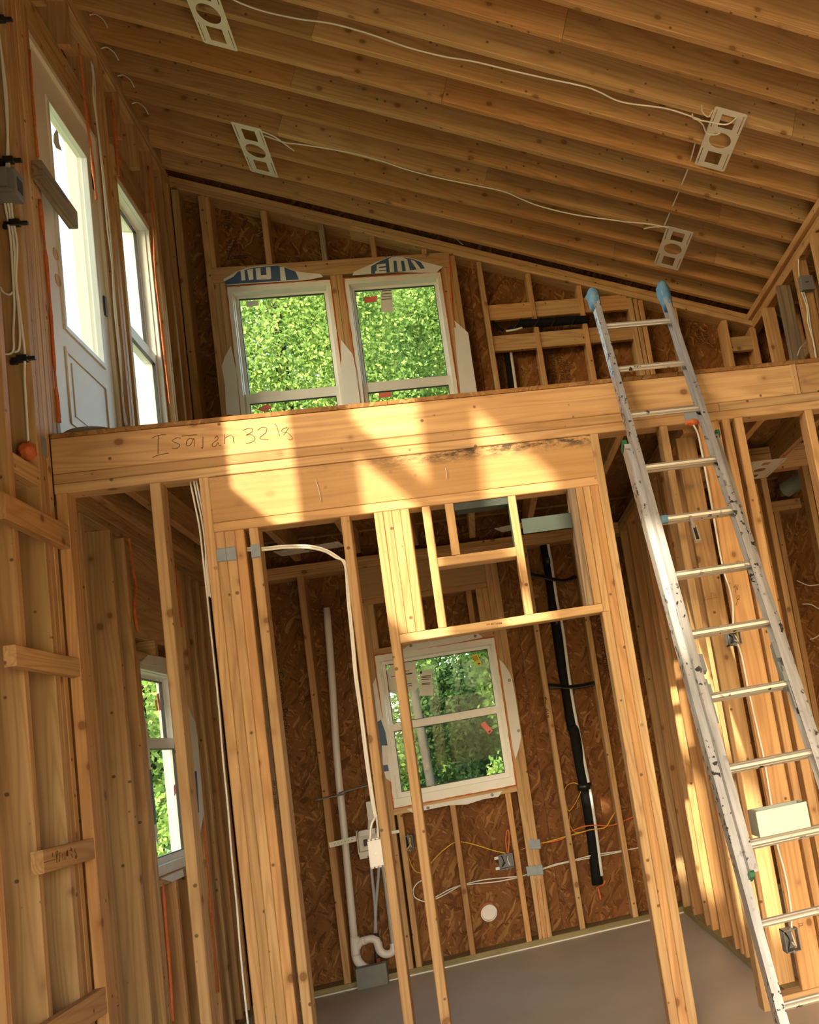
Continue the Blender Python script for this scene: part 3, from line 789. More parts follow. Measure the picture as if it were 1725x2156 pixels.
# house-wrap flaps folded in around the windows, with their print
UZ = (460, 520, .28986)
f1 = quad_px('housewrap_flap', w1, zz(*UZ, [(35, 235), (130, 180), (210, 150), (300, 138), (430, 130), (480, 145), (560, 175), (640, 188), (740, 195), (760, 217), (640, 240), (300, 262), (60, 278)]), -0.0085, 'wrap_white', 0.002)
quad_px('blue_print', f1, zz(*UZ, [(110, 215), (140, 180), (250, 150), (430, 133), (480, 148), (560, 178), (585, 236), (300, 256), (60, 272), (40, 252)]), -0.0098, 'wrap_blue', 0.001)
for pts in ([(160, 168), (188, 165), (196, 240), (168, 244)], [(208, 165), (250, 158), (254, 236), (222, 240)],
            [(270, 155), (305, 150), (309, 205), (350, 202), (345, 148), (378, 146), (384, 228), (372, 234), (278, 238)],
            [(446, 145), (478, 148), (492, 242), (452, 245)]):
    quad_px('letter_print', f1, zz(*UZ, pts), -0.0108, 'wrap_white', 0.0008)
f2 = quad_px('housewrap_flap', w2, zz(*UZ, [(975, 205), (985, 180), (1100, 130), (1180, 95), (1260, 65), (1340, 70), (1420, 85), (1500, 110), (1632, 142), (1615, 158), (1580, 188), (1300, 183)]), -0.0085, 'wrap_white', 0.002)
quad_px('blue_print', f2, zz(*UZ, [(1110, 140), (1180, 100), (1260, 67), (1340, 74), (1420, 90), (1470, 110), (1500, 155), (1300, 182), (1110, 195)]), -0.0098, 'wrap_blue', 0.001)
for pts in ([(1150, 128), (1215, 120), (1217, 137), (1165, 145), (1166, 153), (1218, 148), (1219, 164), (1168, 170), (1169, 176), (1220, 172), (1221, 188), (1140, 192), (1140, 176), (1150, 174)],
            [(1236, 86), (1262, 74), (1340, 74), (1372, 90), (1392, 172), (1362, 174), (1348, 100), (1326, 100), (1336, 176), (1304, 178), (1294, 100), (1272, 100), (1276, 181), (1246, 183)],
            [(1395, 92), (1425, 100), (1470, 158), (1440, 162)]):
    quad_px('letter_print', f2, zz(*UZ, pts), -0.0108, 'wrap_white', 0.0008)
Z2 = (400, 350, .4058)
quad_px('housewrap_flap', w1, zz(*Z2, [(213, 930), (180, 990), (165, 1040), (180, 1130), (190, 1290), (262, 1290), (240, 1060)]), -0.006, 'wrap_white', 0.002)
quad_px('housewrap_flap', w1, zz(*Z2, [(785, 900), (845, 975), (862, 1060), (885, 1230), (795, 1240), (785, 1050)]), -0.006, 'wrap_white', 0.002)
quad_px('housewrap_flap', w2, zz(*Z2, [(1368, 795), (1445, 865), (1462, 990), (1490, 1170), (1405, 1180), (1385, 1000)]), -0.006, 'wrap_white', 0.002)
f3 = quad_px('housewrap_flap', w3, zz(*W3Z, [(1420, 255), (1470, 300), (1530, 390), (1560, 470), (1600, 680), (1650, 1000), (1660, 1110), (1640, 1220), (1600, 1350), (1570, 1240), (1480, 650)]), -0.006, 'wrap_white', 0.002)
quad_px('housewrap_flap', w3, zz(*W3Z, [(355, 145), (440, 85), (700, 45), (1180, -35), (1240, 10), (1000, 60), (360, 170)]), -0.006, 'wrap_white', 0.002)
f5 = quad_px('housewrap_flap', w3, zz(*W3Z, [(60, 455), (20, 540), (5, 640), (60, 950), (130, 1400), (170, 1560), (225, 1600), (150, 1000)]), -0.006, 'wrap_white', 0.002)
quad_px('blue_print', f5, zz(*W3Z, [(60, 950), (115, 915), (165, 1050), (190, 1200), (125, 1200), (135, 1370), (118, 1370)]), -0.0075, 'wrap_blue', 0.001)
quad_px('blue_print', f5, zz(*W3Z, [(130, 1420), (190, 1410), (205, 1480), (140, 1490)]), -0.0075, 'wrap_blue', 0.001)
quad_px('housewrap_flap', w3, zz(*W3Z, [(400, 1900), (460, 1940), (620, 1910), (860, 1860), (1060, 1850), (1250, 1790), (1410, 1765), (1455, 1700), (1000, 1790)]), -0.006, 'wrap_white', 0.002)
for a, b in ((445, 100), (1155, -5), (1530, 482), (1632, 1037), (635, 1888), (1340, 1745)):
    p = onY(W3Z[0]+a*W3Z[2], W3Z[1]+b*W3Z[2], -0.008)
    bm = bmesh.new(); bmesh.ops.create_cone(bm, cap_ends=True, segments=14, radius1=0.009, radius2=0.007, depth=0.004)
    obj('cap_nail', mesh_of(bm), 'steel_dark', w3, Matrix.Translation(p) @ Matrix.Rotation(math.pi/2, 4, 'X'))
f6 = quad_px('housewrap_flap', w5, zz(*W5Z, [(415, 490), (470, 520), (525, 640), (545, 770), (570, 1100), (597, 1420), (565, 1580), (525, 1640), (490, 1300), (440, 850)]), XL+0.004, 'wrap_white', 0.002, onX)
quad_px('blue_print', f6, zz(*W5Z, [(460, 1010), (485, 1055), (537, 1052), (557, 1400), (503, 1412), (482, 1200)]), XL+0.006, 'wrap_blue', 0.001, onX)
quad_px('housewrap_flap', w5, zz(*W5Z, [(75, 130), (125, 75), (255, 95), (400, 150), (395, 205), (300, 185), (80, 150)]), XL+0.004, 'wrap_white', 0.002, onX)
quad_px('housewrap_flap', w5, zz(*W5Z, [(240, 1960), (330, 1985), (430, 1935), (420, 1880), (280, 1940)]), XL+0.004, 'wrap_white', 0.002, onX)
f7 = quad_px('housewrap_flap', w5, zz(*W5Z, [(105, 600), (90, 780), (110, 1000), (150, 1500), (215, 1680), (190, 1400), (150, 1000), (125, 700)]), XL-0.02, 'wrap_white', 0.002, onX)
quad_px('blue_print', f7, zz(*W5Z, [(113, 1040), (155, 1040), (190, 1370), (195, 1500), (152, 1500)]), XL-0.018, 'wrap_blue', 0.001, onX)

# foam sealant beads -----------------------------------------------------
def foam(parent, pts, r=0.006, n=5, j=0.45):
    return tube('foam_bead', parent, pts, r*0.8, 'foam', n, 6, j)
def frame_bead(parent, m, u0, u1, z0, z1, d, r=0.0045):
    for a, b in (((u0, z0), (u1, z0)), ((u1, z0), (u1, z1)), ((u1, z1), (u0, z1)), ((u0, z1), (u0, z0))):
        n = 14
        foam(parent, [m(a[0]+(b[0]-a[0])*i/n, d, a[1]+(b[1]-a[1])*i/n) for i in range(n+1)], r, 2, 0.5)
for w_, m_, g_ in ((w1, MB_, WUL), (w2, MB_, WUR), (w3, MB_, WLOW)): frame_bead(w_, m_, *g_, 0.0)
for w_, g_ in ((w4, WLU), (w5, WLL)): frame_bead(w_, ML_, *g_, 0.03, 0.005)
def foam_px(parent, pts, v, f, r=0.006): return foam(parent, [f(x, y, v) for x, y in pts], r)
foam_px(wl, [(63, 105), (72, 240), (80, 330)], XL+0.0, onX, 0.006)
foam_px(wl, [(84, 420), (95, 520), (106, 640), (114, 760), (125, 890)], XL, onX, 0.007)
foam_px(wl, [(165, 92), (173, 160), (183, 250), (193, 330), (203, 420)], XL, onX, 0.008)
foam_px(wl, [(236, 212), (241, 260), (246, 320), (250, 370)], XL+0.002, onX, 0.010)
foam_px(wl, [(312, 350), (320, 430), (324, 480), (326, 560), (334, 640), (348, 760), (358, 850)], XL, onX, 0.007)
foam_px(wl, [(270, 1132), (277, 1165), (281, 1205), (287, 1235), (283, 1280), (290, 1330)], XL, onX, 0.008)
foam_px(wl, [(370, 1190), (374, 1240), (378, 1285), (382, 1320)], XL, onX, 0.006)
foam_px(wl, [(343, 1860), (350, 1950), (358, 2050), (364, 2150)], XL, onX, 0.008)
foam_px(wl, [(428, 1735), (438, 1830), (446, 1950), (458, 2090)], XL, onX, 0.007)
foam_px(wb, [(945, 535), (948, 580), (952, 640), (958, 690)], -0.002, onY, 0.009)
foam_px(wb, [(993, 548), (996, 575)], -0.002, onY, 0.006)
foam_px(wb, [(1128, 1850), (1136, 1920), (1143, 1978)], -0.004, onY, 0.003)
foam_px(wb, [(1138, 1850), (1147, 1920), (1153, 1975)], -0.004, onY, 0.003)

# the glazed loft door ---------------------------------------------------
d1 = empty('door_1'); struct(d1, 'white loft door with a tall glass panel in the left wall', 'door')
DX = XL-0.045
boxes('jamb', d1, ring_boxes(ML_, DOOR[0], DOOR[1], DOOR[2], DOOR[3], 0.028, 0.03, 0.17), 'door_white', 0.002)
GY0, GY1, GZ0, GZ1 = -1.835, -1.385, 3.235, 4.31
slab = sheet('slab', d1, rect(-2.03, -1.268, 2.69, 4.47), [rect(GY0, GY1, GZ0, GZ1)], lambda u, v: (DX, u, v), (-0.04, 0, 0), 'door_white')
mo = boxes('glass_moulding', slab, ring_boxes(lambda u, d, z: (DX-d, u, z), GY0-0.012, GY1+0.012, GZ0-0.012, GZ1+0.012, 0.022, -0.008, 0.02), 'vinyl', 0.003)
boxes('pane', slab, [((DX-0.006, GY0, GZ0), (DX-0.002, GY1, GZ1))], 'glass')
boxes('raised_panel', slab, ring_boxes(lambda u, d, z: (DX-d, u, z), -1.86, -1.38, 2.80, 3.14, 0.022, -0.006, 0.0) + [((DX, -1.80, 2.85), (DX+0.004, -1.43, 3.09))], 'door_white', 0.002)
for x, y in ((117, 535), (122, 590)):
    p = onX(x, y, DX+0.001)
    bm = bmesh.new(); bmesh.ops.create_cone(bm, cap_ends=True, segments=20, radius1=0.027, radius2=0.027, depth=0.003)
    obj('lock_hole', mesh_of(bm), 'pine_clear', slab, Matrix.Translation(p) @ Matrix.Rotation(math.pi/2, 4, 'Y'))
for x, y in ((197, 380), (222, 645)):
    p = onX(x, y, DX+0.004); boxes('hinge', d1, [((p.x-0.006, p.y-0.012, p.z-0.05), (p.x+0.004, p.y+0.012, p.z+0.05))], 'steel_dark', 0.002)
p = onX(118, 300, DX-0.012)
flap('peeling_film', slab, [onX(x, y, DX-0.001) for x, y in ((113, 283), (118, 273), (122, 278), (124, 300), (130, 318), (118, 312), (112, 298))], 'sticker_paper', (0.001, 0, 0))
beam('face_block', wl, (XL+0.02, -2.19, 3.745), (XL+0.02, -1.835, 3.722), 0.038, 0.085, (0, 0, 1), 'pine_weathered')

# ================================================================== HANDWRITING AND STAMPS
def hand(parent, z, lines, Y, r=0.0012, mat='pencil', f=onY, name='handwriting'):
    return strokes(name, parent, [[f(x, y, Y) for x, y in zz(*z, l)] for l in lines], r, mat)
IZ = (300, 870, .22029)
hand(lf, IZ, [[(88, 240), (150, 212), (225, 203)], [(150, 212), (150, 300), (148, 390)], [(98, 424), (150, 402), (250, 380)],
  [(365, 240), (330, 235), (285, 265), (340, 290), (355, 310), (330, 335), (285, 335)],
  [(490, 250), (450, 240), (420, 275), (425, 310), (460, 300), (492, 240), (495, 318)], [(375, 218), (520, 206)], [(578, 225), (577, 325), (560, 327)],
  [(690, 240), (715, 215), (720, 250), (670, 290), (670, 315), (700, 315), (720, 280), (735, 310), (752, 305)],
  [(785, 205), (787, 295)], [(787, 240), (830, 215), (865, 225), (870, 270), (882, 282)],
  [(960, 165), (1010, 145), (1050, 150), (1045, 180), (990, 210), (1040, 205), (1075, 235), (1060, 270), (990, 292)],
  [(1100, 165), (1140, 135), (1185, 140), (1180, 185), (1120, 240), (1205, 250)],
  [(1265, 100), (1285, 130), (1310, 215)], [(1385, 135), (1345, 150), (1330, 175), (1390, 190), (1430, 230), (1430, 250), (1395, 252)], [(1395, 145), (1350, 210)]], YF-0.0005)
PZ = (40, 1740, .11594)
hand(wl, PZ, [[(670, 470), (690, 660)], [(670, 470), (700, 445), (705, 500), (685, 560)], [(760, 470), (735, 500), (745, 560), (735, 640)], [(790, 490), (800, 600)],
  [(830, 470), (840, 600)], [(860, 540), (865, 440), (875, 540), (885, 430), (890, 540)], [(930, 380), (925, 440), (960, 420)], [(955, 400), (965, 460)], [(945, 500), (975, 560)],
  [(1030, 400), (1010, 440), (1040, 500), (1050, 570), (1020, 570), (1045, 480)], [(450, 660), (520, 640), (660, 600)], [(610, 480), (615, 550)]], XL+0.0385, 0.0009, 'pencil', onX)
MZ = (950, 1280, .26087)
hand(wp, MZ, [[(290, 142), (292, 128), (300, 138), (308, 125), (312, 140)], [(322, 132), (338, 128), (332, 122), (322, 130), (338, 138)], [(346, 138), (346, 122), (356, 120)], [(362, 118), (364, 136)], [(362, 128), (376, 126)], [(376, 116), (377, 134)],
  [(384, 128), (394, 124), (388, 118), (383, 128), (395, 132)], [(398, 116), (400, 130), (406, 120), (408, 130), (410, 114)]], YF-0.0005, 0.0008)
TZ = (1400, 850, .30166)
hand(wp, TZ, [[(478, 1285), (500, 1262)], [(490, 1275), (494, 1318)], [(497, 1270), (508, 1300), (512, 1262)], [(503, 1350), (507, 1380)], [(503, 1350), (520, 1338), (520, 1358), (506, 1366), (524, 1365)], [(497, 1410), (507, 1376)]], YF+0.0115, 0.0009, 'ink')
hand(wi, TZ, [[(275, 1372), (290, 1340)], [(275, 1372), (370, 1350)], [(325, 1345), (330, 1320), (345, 1330), (345, 1345)], [(355, 1325), (362, 1345)]], -2.0505, 0.0006, 'pencil')
DZ = (950, 1280, .26087)
hand(wb, DZ, [[(762, 778), (760, 722)], [(750, 738), (760, 718), (775, 738)], [(765, 815), (768, 835), (785, 826), (765, 812)], [(772, 855), (790, 850)], [(776, 872), (790, 868), (778, 884), (794, 880)]], -0.001, 0.0018, 'ink')
hand(wp, (0, 1550, .4058), [[(1415, 232), (1428, 238), (1418, 248), (1430, 255)], [(1418, 268), (1432, 270)], [(1420, 285), (1420, 302), (1432, 300), (1432, 286)], [(1432, 322), (1434, 350), (1445, 345)]], YF-0.0005, 0.0010, 'ink')
# printed stamps on the strand board
up_z = (0, 0, 1)
def stamp(body, x, y, size, mat='ink', dirn=(0, 0, -1), ydir=(1, 0, 0), Y=0.1395, parent=None):
    p = onY(x, y, Y)
    return text('printed_stamp', parent or wb, body, p, dirn, ydir, size, mat)
stamp('Georgia-Pacific', 1254, 1297, 0.062)
stamp('Georgia-Pacific', 581, 1415, 0.062)
stamp('1/871  EXPOSURE 1', 1300, 1480, 0.045)
stamp('R 7/16 CAT', 492, 547, 0.052, dirn=(0, 0, 1), ydir=(-1, 0, 0))
stamp('24/16', 502, 530, 0.045, dirn=(0, 0, 1), ydir=(-1, 0, 0))
stamp('W/AU', 487, 482, 0.05, dirn=(0, 0, 1), ydir=(-1, 0, 0))
for i in range(2):
    p = onY(491, 541+i*4, 0.1395); boxes('printed_stamp', wb, [((p.x, 0.1385, p.z), (p.x+0.09, 0.1395, p.z+0.006))], 'ink')
stamp('SPAN 24/16', 1175, 800, 0.045, dirn=(0, 0, 1), ydir=(-1, 0, 0)); stamp('EXPOSURE 1', 1190, 800, 0.04, dirn=(0, 0, 1), ydir=(-1, 0, 0)); stamp('PS 2-18', 1203, 800, 0.045, dirn=(0, 0, 1), ydir=(-1, 0, 0))
stamp('7/16 CAT', 1480, 720, 0.05, dirn=(0, 0, 1), ydir=(-1, 0, 0)); stamp('24/16', 1494, 720, 0.05, dirn=(0, 0, 1), ydir=(-1, 0, 0))

# ================================================================== THINGS
# ---- extension ladder ---------------------------------------------------
LEAN = 0.42
lad_base = Vector((0.915, -2.241 - LEAN*2.62, 0.0))
lad = empty('extension_ladder', lad_base)
tag(lad, 'paint-spattered aluminium extension ladder leaning on the loft beam', 'ladder')
LV = Vector((0, LEAN, 1)).normalized()             # up along the rails
LN = Vector((0, -1, LEAN)).normalized()            # towards the camera
LXv = Vector((1, 0, 0))
def lp_(x, z, off=0.0):                             # world point: x, height z along the ladder plane, offset towards camera
    return Vector((x, -2.241 + LEAN*(z-2.62), z)) + LN*off
def rail(name, x, z0, z1, off, web, flange, s, mat='aluminium'):
    """channel rail: web plate plus two flanges opening to side s"""
    bm = bmesh.new()
    L = (lp_(x, z1)-lp_(x, z0)).length
    for lo, hi in (((0, -0.0015, -web/2), (L, 0.0015, web/2)), ((0, 0, web/2-0.003), (L, s*flange, web/2)), ((0, 0, -web/2), (L, s*flange, -web/2+0.003))):
        lo2 = [min(a, b) for a, b in zip(lo, hi)]; hi2 = [max(a, b) for a, b in zip(lo, hi)]
        bm_box(bm, lo2, hi2)
    m = Matrix((LV, LXv, LN)).transposed().to_4x4()
    if m.to_3x3().determinant() < 0: m = Matrix((LV, LXv, -LN)).transposed().to_4x4()
    m.translation = lp_(x, z0, off)
    return obj(name, mesh_of(bm), mat, lad, m)
FZ0, FZ1 = 0.655, 3.045
XLr, XRr = 0.742, 1.082                             # fly rails (outer)
rail('fly_rail', XLr, FZ0, FZ1, 0.036, 0.060, 0.026, 1); rail('fly_rail', XRr, FZ0, FZ1, 0.036, 0.060, 0.026, -1)
rail('base_rail', XLr-0.026, 0.03, 2.27, 0.0, 0.066, 0.026, 1); rail('base_rail', XRr+0.026, 0.03, 2.27, 0.0, 0.066, 0.026, -1)
def rung(name, x0, x1, z, off, r=0.0145):
    bm = bmesh.new()
    a, b = lp_(x0, z, off), lp_(x1, z, off)
    n = 18
    rings = []
    for p in (a, b):
        rings.append([bm.verts.new(p + (LV*math.cos(2*math.pi*k/n)*0.9 + LN*math.sin(2*math.pi*k/n))*r*(1.0 if k % 2 else 0.90)) for k in range(n)])
    for k in range(n):
        j = (k+1) % n; bm.faces.new((rings[0][k], rings[0][j], rings[1][j], rings[1][k]))
    bm.faces.new(rings[0][::-1]); bm.faces.new(rings[1])
    for p, s in ((a, 1), (b, -1)):
        bm_tube(bm, [p, p+LXv*s*0.012], r*1.35, 14)
    return obj(name, mesh_of(bm), 'rung_metal', lad)
FR = [z-0.014 for z in (2.893, 2.655, 2.416, 2.163, 1.927, 1.694, 1.463, 1.231, 0.992, 0.757)]
for z in FR: rung('fly_rung', XLr, XRr, z, 0.036)
for z in [0.527, 0.307, 0.10] + [zf + 0.0155 + 0.039*(zf-1.21)/(3.96-LEAN*(2.62-zf)) - 0.007 for zf in FR[3:]]: rung('base_rung', XLr-0.026, XRr+0.026, z, -0.006)
def wrap(x, z0, z1, off, seed):
    rg = random.Random(seed); bm = bmesh.new(); rings = []; n = 12; steps = 8
    for i in range(steps+1):
        z = z0 + (z1-z0)*i/steps; c = lp_(x, z, off)
        rr = 0.036*(1.0 if i > 1 else 0.82) * (1.08 if i > steps*0.55 else 0.95) * (0.75 if i == steps else 1)
        rings.append([bm.verts.new(c + (LXv*math.cos(2*math.pi*k/n)*0.78 + LN*math.sin(2*math.pi*k/n)*1.15)*rr*rg.uniform(0.88, 1.1) + LV*rg.uniform(-.006, .006)) for k in range(n)])
    for A, B in zip(rings, rings[1:]):
        for k in range(n):
            j = (k+1) % n; bm.faces.new((A[k], A[j], B[j], B[k]))
    bm.faces.new(rings[-1]); bm.faces.new(rings[0][::-1])
    return tag(obj('rail_wrap', mesh_of(bm, smooth=True), 'tape_blue', lad), 'crumpled blue tape wrap on rail tip')
wrap(XLr+0.008, 2.985, 3.075, 0.036, 1); wrap(XRr-0.008, 2.955, 3.085, 0.036, 2)
bm = bmesh.new(); bm_tube(bm, [lp_(XLr+0.012, 1.912, 0.036), lp_(XLr+0.06, 1.912, 0.036)], 0.0175, 14); obj('tape_band', mesh_of(bm), 'tape_blue', lad)
# rung locks, caps, rope pulley hook
for x, s in ((XLr+0.03, 1), (XRr-0.03, -1)):
    lk = bmesh.new()
    def lb(x0, x1, z0, z1, o0, o1):
        vs = bm_box(lk, (0, 0, 0), (1, 1, 1))
        for v in vs:
            fx, fz, fo = v.co.x, v.co.z, v.co.y
            v.co = lp_(x0+(x1-x0)*fx, z0+(z1-z0)*fz, o0+(o1-o0)*fo)
    lb(x-0.004, x+0.004, 1.20, 1.345, 0.0, 0.03); lb(x-0.012, x+0.012, 1.30, 1.36, 0.03, 0.062); lb(x-0.003, x+0.003, 1.12, 1.27, 0.052, 0.062); lb(x-0.010, x+0.010, 1.215, 1.25, 0.05, 0.064)
    rl_ = obj('rung_lock', mesh_of(lk), 'galv', lad)
    lk = bmesh.new(); lb(x-0.008-s*0.016, x+0.006-s*0.016, 1.11, 1.185, 0.03, 0.055); obj('lock_latch', mesh_of(lk), 'cable_black', rl_)
for x in (XLr-0.026, XRr+0.026):
    lk = bmesh.new(); lb(x-0.006, x+0.012, 2.268, 2.292, -0.03, 0.03); obj('rail_cap', mesh_of(lk), 'green_plastic', lad)
for x in (XLr, XRr):
    lk = bmesh.new(); lb(x-0.004, x+0.012, FZ0-0.012, FZ0+0.006, 0.008, 0.066); obj('rail_cap', mesh_of(lk), 'green_plastic', lad)
lk = bmesh.new(); lb(0.885, 0.895, 1.85, 1.905, 0.035, 0.05); lb(0.880, 0.884, 1.80, 1.86, 0.035, 0.055); lb(0.897, 0.901, 1.80, 1.86, 0.035, 0.055); lb(0.880, 0.901, 1.795, 1.80, 0.035, 0.055)
pb_ = obj('pulley_bracket', mesh_of(lk), 'rung_metal', lad)
lk = bmesh.new(); lb(0.886, 0.895, 1.803, 1.85, 0.036, 0.054); obj('pulley_wheel', mesh_of(lk), 'cable_black', pb_)
for x in (XLr-0.026, XRr+0.026):
    lk = bmesh.new(); lb(x-0.02, x+0.02, 0.0, 0.035, -0.05, 0.05); obj('foot', mesh_of(lk), 'cable_black', lad)

# ---- open sheet-metal box standing on a rung -----------------------------
bx = empty('sheet_metal_box', lp_(0.91, 0.775, 0.04)); tag(bx, 'open-topped galvanized sheet-metal box resting on a ladder rung', 'metal box')
bz0, bz1 = 0.774, 0.852
by1 = -3.085; by0 = by1-0.0
P_ = lp_(0, 0.760, 0.036)
yc = P_.y
x0, x1, y0, y1 = 0.800, 0.968, yc-0.045, yc+0.055
boxes('front_panel', bx, [((x0, y0-0.0012, bz0), (x1, y0, bz1))], 'tin'); boxes('back_panel', bx, [((x0, y1, bz0), (x1, y1+0.0012, bz1))], 'tin')
boxes('end_panel', bx, [((x0-0.0012, y0, bz0), (x0, y1, bz1))], 'tin'); boxes('end_panel', bx, [((x1, y0, bz0), (x1+0.0012, y1, bz1))], 'tin')
boxes('base_panel', bx, [((x0, y0, bz0-0.0012), (x1, y1, bz0))], 'tin')
boxes('rolled_edge', bx, [((x0, y1-0.012, bz1-0.001), (x1, y1, bz1+0.0005))], 'tin'); boxes('rolled_edge', bx, [((x0, y0, bz1-0.001), (x0+0.01, y1, bz1+0.0005))], 'tin')

# ---- recessed light mounting plates --------------------------------------
def light_plate(c, xd, yd, w, l, label, group=None, sc=1.0):
    xd, yd = Vector(xd).normalized(), Vector(yd).normalized(); zd = xd.cross(yd)
    sq = 0.060*sc; hy = l*0.31
    holes = [rect(-sq*0.62, sq*0.62, hy-sq*0.85, hy+sq*0.85), rect(-sq*0.62, sq*0.62, -hy-sq*0.85, -hy+sq*0.85),
             [(0.056*sc*math.cos(2*math.pi*k/28), 0.066*sc*math.sin(2*math.pi*k/28)) for k in range(28)]]
    for s in (-1, 1):
        for q in (-1, 1):
            holes.append(rect(*sorted((s*w*0.42-0.0022, s*w*0.42+0.0022)), *sorted((q*l*0.46, q*l*0.18))))
    cr = 0.008
    outer = [(-w/2+cr, -l/2), (w/2-cr, -l/2), (w/2, -l/2+cr), (w/2, l/2-cr), (w/2-cr, l/2), (-w/2+cr, l/2), (-w/2, l/2-cr), (-w/2, -l/2+cr)]
    bm = bmesh.new(); bm_poly_holes(bm, outer, holes, lambda u, v: Vector((u, v, 0)), (0, 0, 0.0015))
    m = Matrix((xd, yd, zd)).transposed().to_4x4(); m.translation = Vector(c)
    o = obj('light_mounting_plate', mesh_of(bm), 'plate_white', None, m)
    return tag(o, label, 'light bracket', group)
sd = Vector((1, 0, -SLOPE))
PLG = 'light mounting plates under the rafters'
light_plate(slope_pt(-0.777, -1.70, -0.003), sd, (0, 1, 0), 0.165, 0.47, 'white light mounting plate under the rafters above the loft door', PLG)
light_plate(slope_pt(-0.802, -0.556, -0.003), sd, (0, 1, 0), 0.165, 0.50, 'white light mounting plate under the rafters nearest the left loft window of the back wall', PLG)
light_plate(slope_pt(1.597, -1.78, -0.003), sd, (0, 1, 0), 0.165, 0.50, 'white light mounting plate under the rafters with a row of cable stubs beside it', PLG)
light_plate(slope_pt(1.572, -0.615, -0.003), sd, (0, 1, 0), 0.165, 0.50, 'white light mounting plate under the rafters between ladder top and back wall', PLG)
PLB = 'light mounting plates in the bathroom ceiling'
c1, c2 = onZ(548, 1172, 2.477), onZ(755, 1139, 2.477)
light_plate((c1+c2)/2, c1-c2, (c1-c2).cross(Vector((0, 0, 1))), 0.36, 0.16, 'white light bracket in the bathroom ceiling above the drain pipe', PLB, 0.55)
c1, c2 = onZ(1018, 1123, 2.477), onZ(1198, 1085, 2.477)
light_plate((c1+c2)/2, c1-c2, (c1-c2).cross(Vector((0, 0, 1))), 0.36, 0.16, 'white light bracket in the bathroom ceiling above the black insulated pipe', PLB, 0.55)
c1 = onZ(1600, 990, 2.40)
light_plate(c1, (1, 0, 0), (0, 1, 0), 0.2, 0.4, 'white light bracket in the ceiling past the framed closet doorway', None, 0.6)

# ---- cables ----------------------------------------------------------------
def cable(pts, r, label, mat='cable', group=None, n=6, name='cable', parent=None, flat=1.0):
    o = tube(name, parent, pts, r, mat, n, 8, 0, flat)
    if parent is None: tag(o, label, 'cable', group)
    return o
def C_(pts, off): return [onC(x, y, off) for x, y in pts]
cable(C_([(478, -8), (510, 8), (560, 25), (630, 40), (700, 50), (780, 72), (860, 100), (930, 118), (1000, 130), (1075, 148), (1150, 165), (1230, 182), (1265, 195), (1310, 215), (1400, 228), (1450, 243), (1475, 252)], -0.006), 0.0042, 'white cable stapled under the rafters between the two plates nearer the loft door')
cable(C_([(556, 285), (600, 300), (640, 305), (740, 322), (800, 338), (860, 358), (930, 376), (1000, 390), (1060, 403), (1100, 420), (1140, 435), (1200, 450), (1250, 458), (1320, 467), (1370, 472), (1410, 480)], -0.006), 0.004, 'white cable stapled under the rafters between the two plates nearer the back wall')
cable(C_([(1405, 477), (1375, 478), (1356, 482)], -0.006), 0.004, 'short loose cable end left of the small plate by the ladder top')
cable(C_([(1458, 240), (1462, 250), (1490, 256), (1530, 262), (1552, 248)], -0.012), 0.004, 'loose cable tail looped across the large plate near the ladder top')
cable(C_([(1478, 222), (1480, 236), (1492, 246), (1502, 232)], 0.0), 0.0035, 'small curled cable end above the large plate near the ladder top')
cable(C_([(1465, 250), (1480, 262), (1488, 280), (1505, 284), (1517, 280)], -0.01), 0.0035, 'cable end poking into the round hole of the large plate')
cable(C_([(552, 277), (575, 286), (590, 296), (620, 318)], -0.008), 0.004, 'short white cable tail hanging beside the plate near the back wall')
cable([onC(1468, 288, 0.03), onC(1450, 352, 0.03), onC(1433, 396, 0.03), onC(1414, 440, 0.03), onC(1398, 478, 0.03)], 0.004, 'white cable threaded through the rafters seen as a row of short stubs')
cable([onY(x, y, 0.0-0.03) for x, y in ((430, 370), (600, 408), (760, 446), (880, 475), (950, 498), (975, 515))], 0.0035, 'thin grey cable running along the sloped plate at the top of the back wall', 'pex')
# cable bundles on the tall room stud (left) -----------------------------------
YS = -2.347
LB = 'cables hanging on the tall stud beside the loft door'
def SY(pts, v=YS): return [onY(x, y, v) for x, y in pts]
cable(SY([(2, 105), (8, 170), (14, 250), (18, 330), (20, 360)]), 0.0045, 'white cable entering the top of the grey junction box beside the loft door', group=LB)
cable(SY([(-4, 60), (4, 120), (14, 200), (16, 280), (14, 355)]), 0.0045, 'white cable entering the top of the grey junction box beside the loft door', group=LB)
cable(SY([(6, 405), (14, 450), (22, 500), (26, 560), (30, 640), (28, 700), (28, 738), (12, 745), (0, 732)]), 0.0045, 'white cable looping back up below the grey junction box on the tall stud', group=LB)
cable(SY([(14, 410), (22, 460), (30, 520), (32, 580), (38, 640), (42, 700), (40, 735), (30, 742)]), 0.0045, 'white cable looping back up below the grey junction box on the tall stud', group=LB)
cable(SY([(22, 415), (27, 460), (36, 515), (34, 590), (40, 640), (46, 690), (52, 740), (52, 800), (56, 870), (60, 938)]), 0.0045, 'long white cable from the grey junction box down to the orange foam lump', group=LB)
cable(SY([(0, 605), (8, 616), (20, 620), (28, 615)]), 0.0045, 'short white cable curving in at the tall stud beside the loft door')
cable(SY([(18, 880), (34, 908), (52, 940)], -2.30), 0.0045, 'white cable end slanting into an orange foam lump on the left wall')
fo = bmesh.new(); bmesh.ops.create_icosphere(fo, subdivisions=3, radius=0.03)
for v in fo.verts: v.co *= random.uniform(0.85, 1.12); v.co.z *= 1.2
obj('foam_lump', mesh_of(fo, smooth=True), 'foam', wl, Matrix.Translation(onY(57, 950, YS)))
JB = onY(26, 388, -2.385)
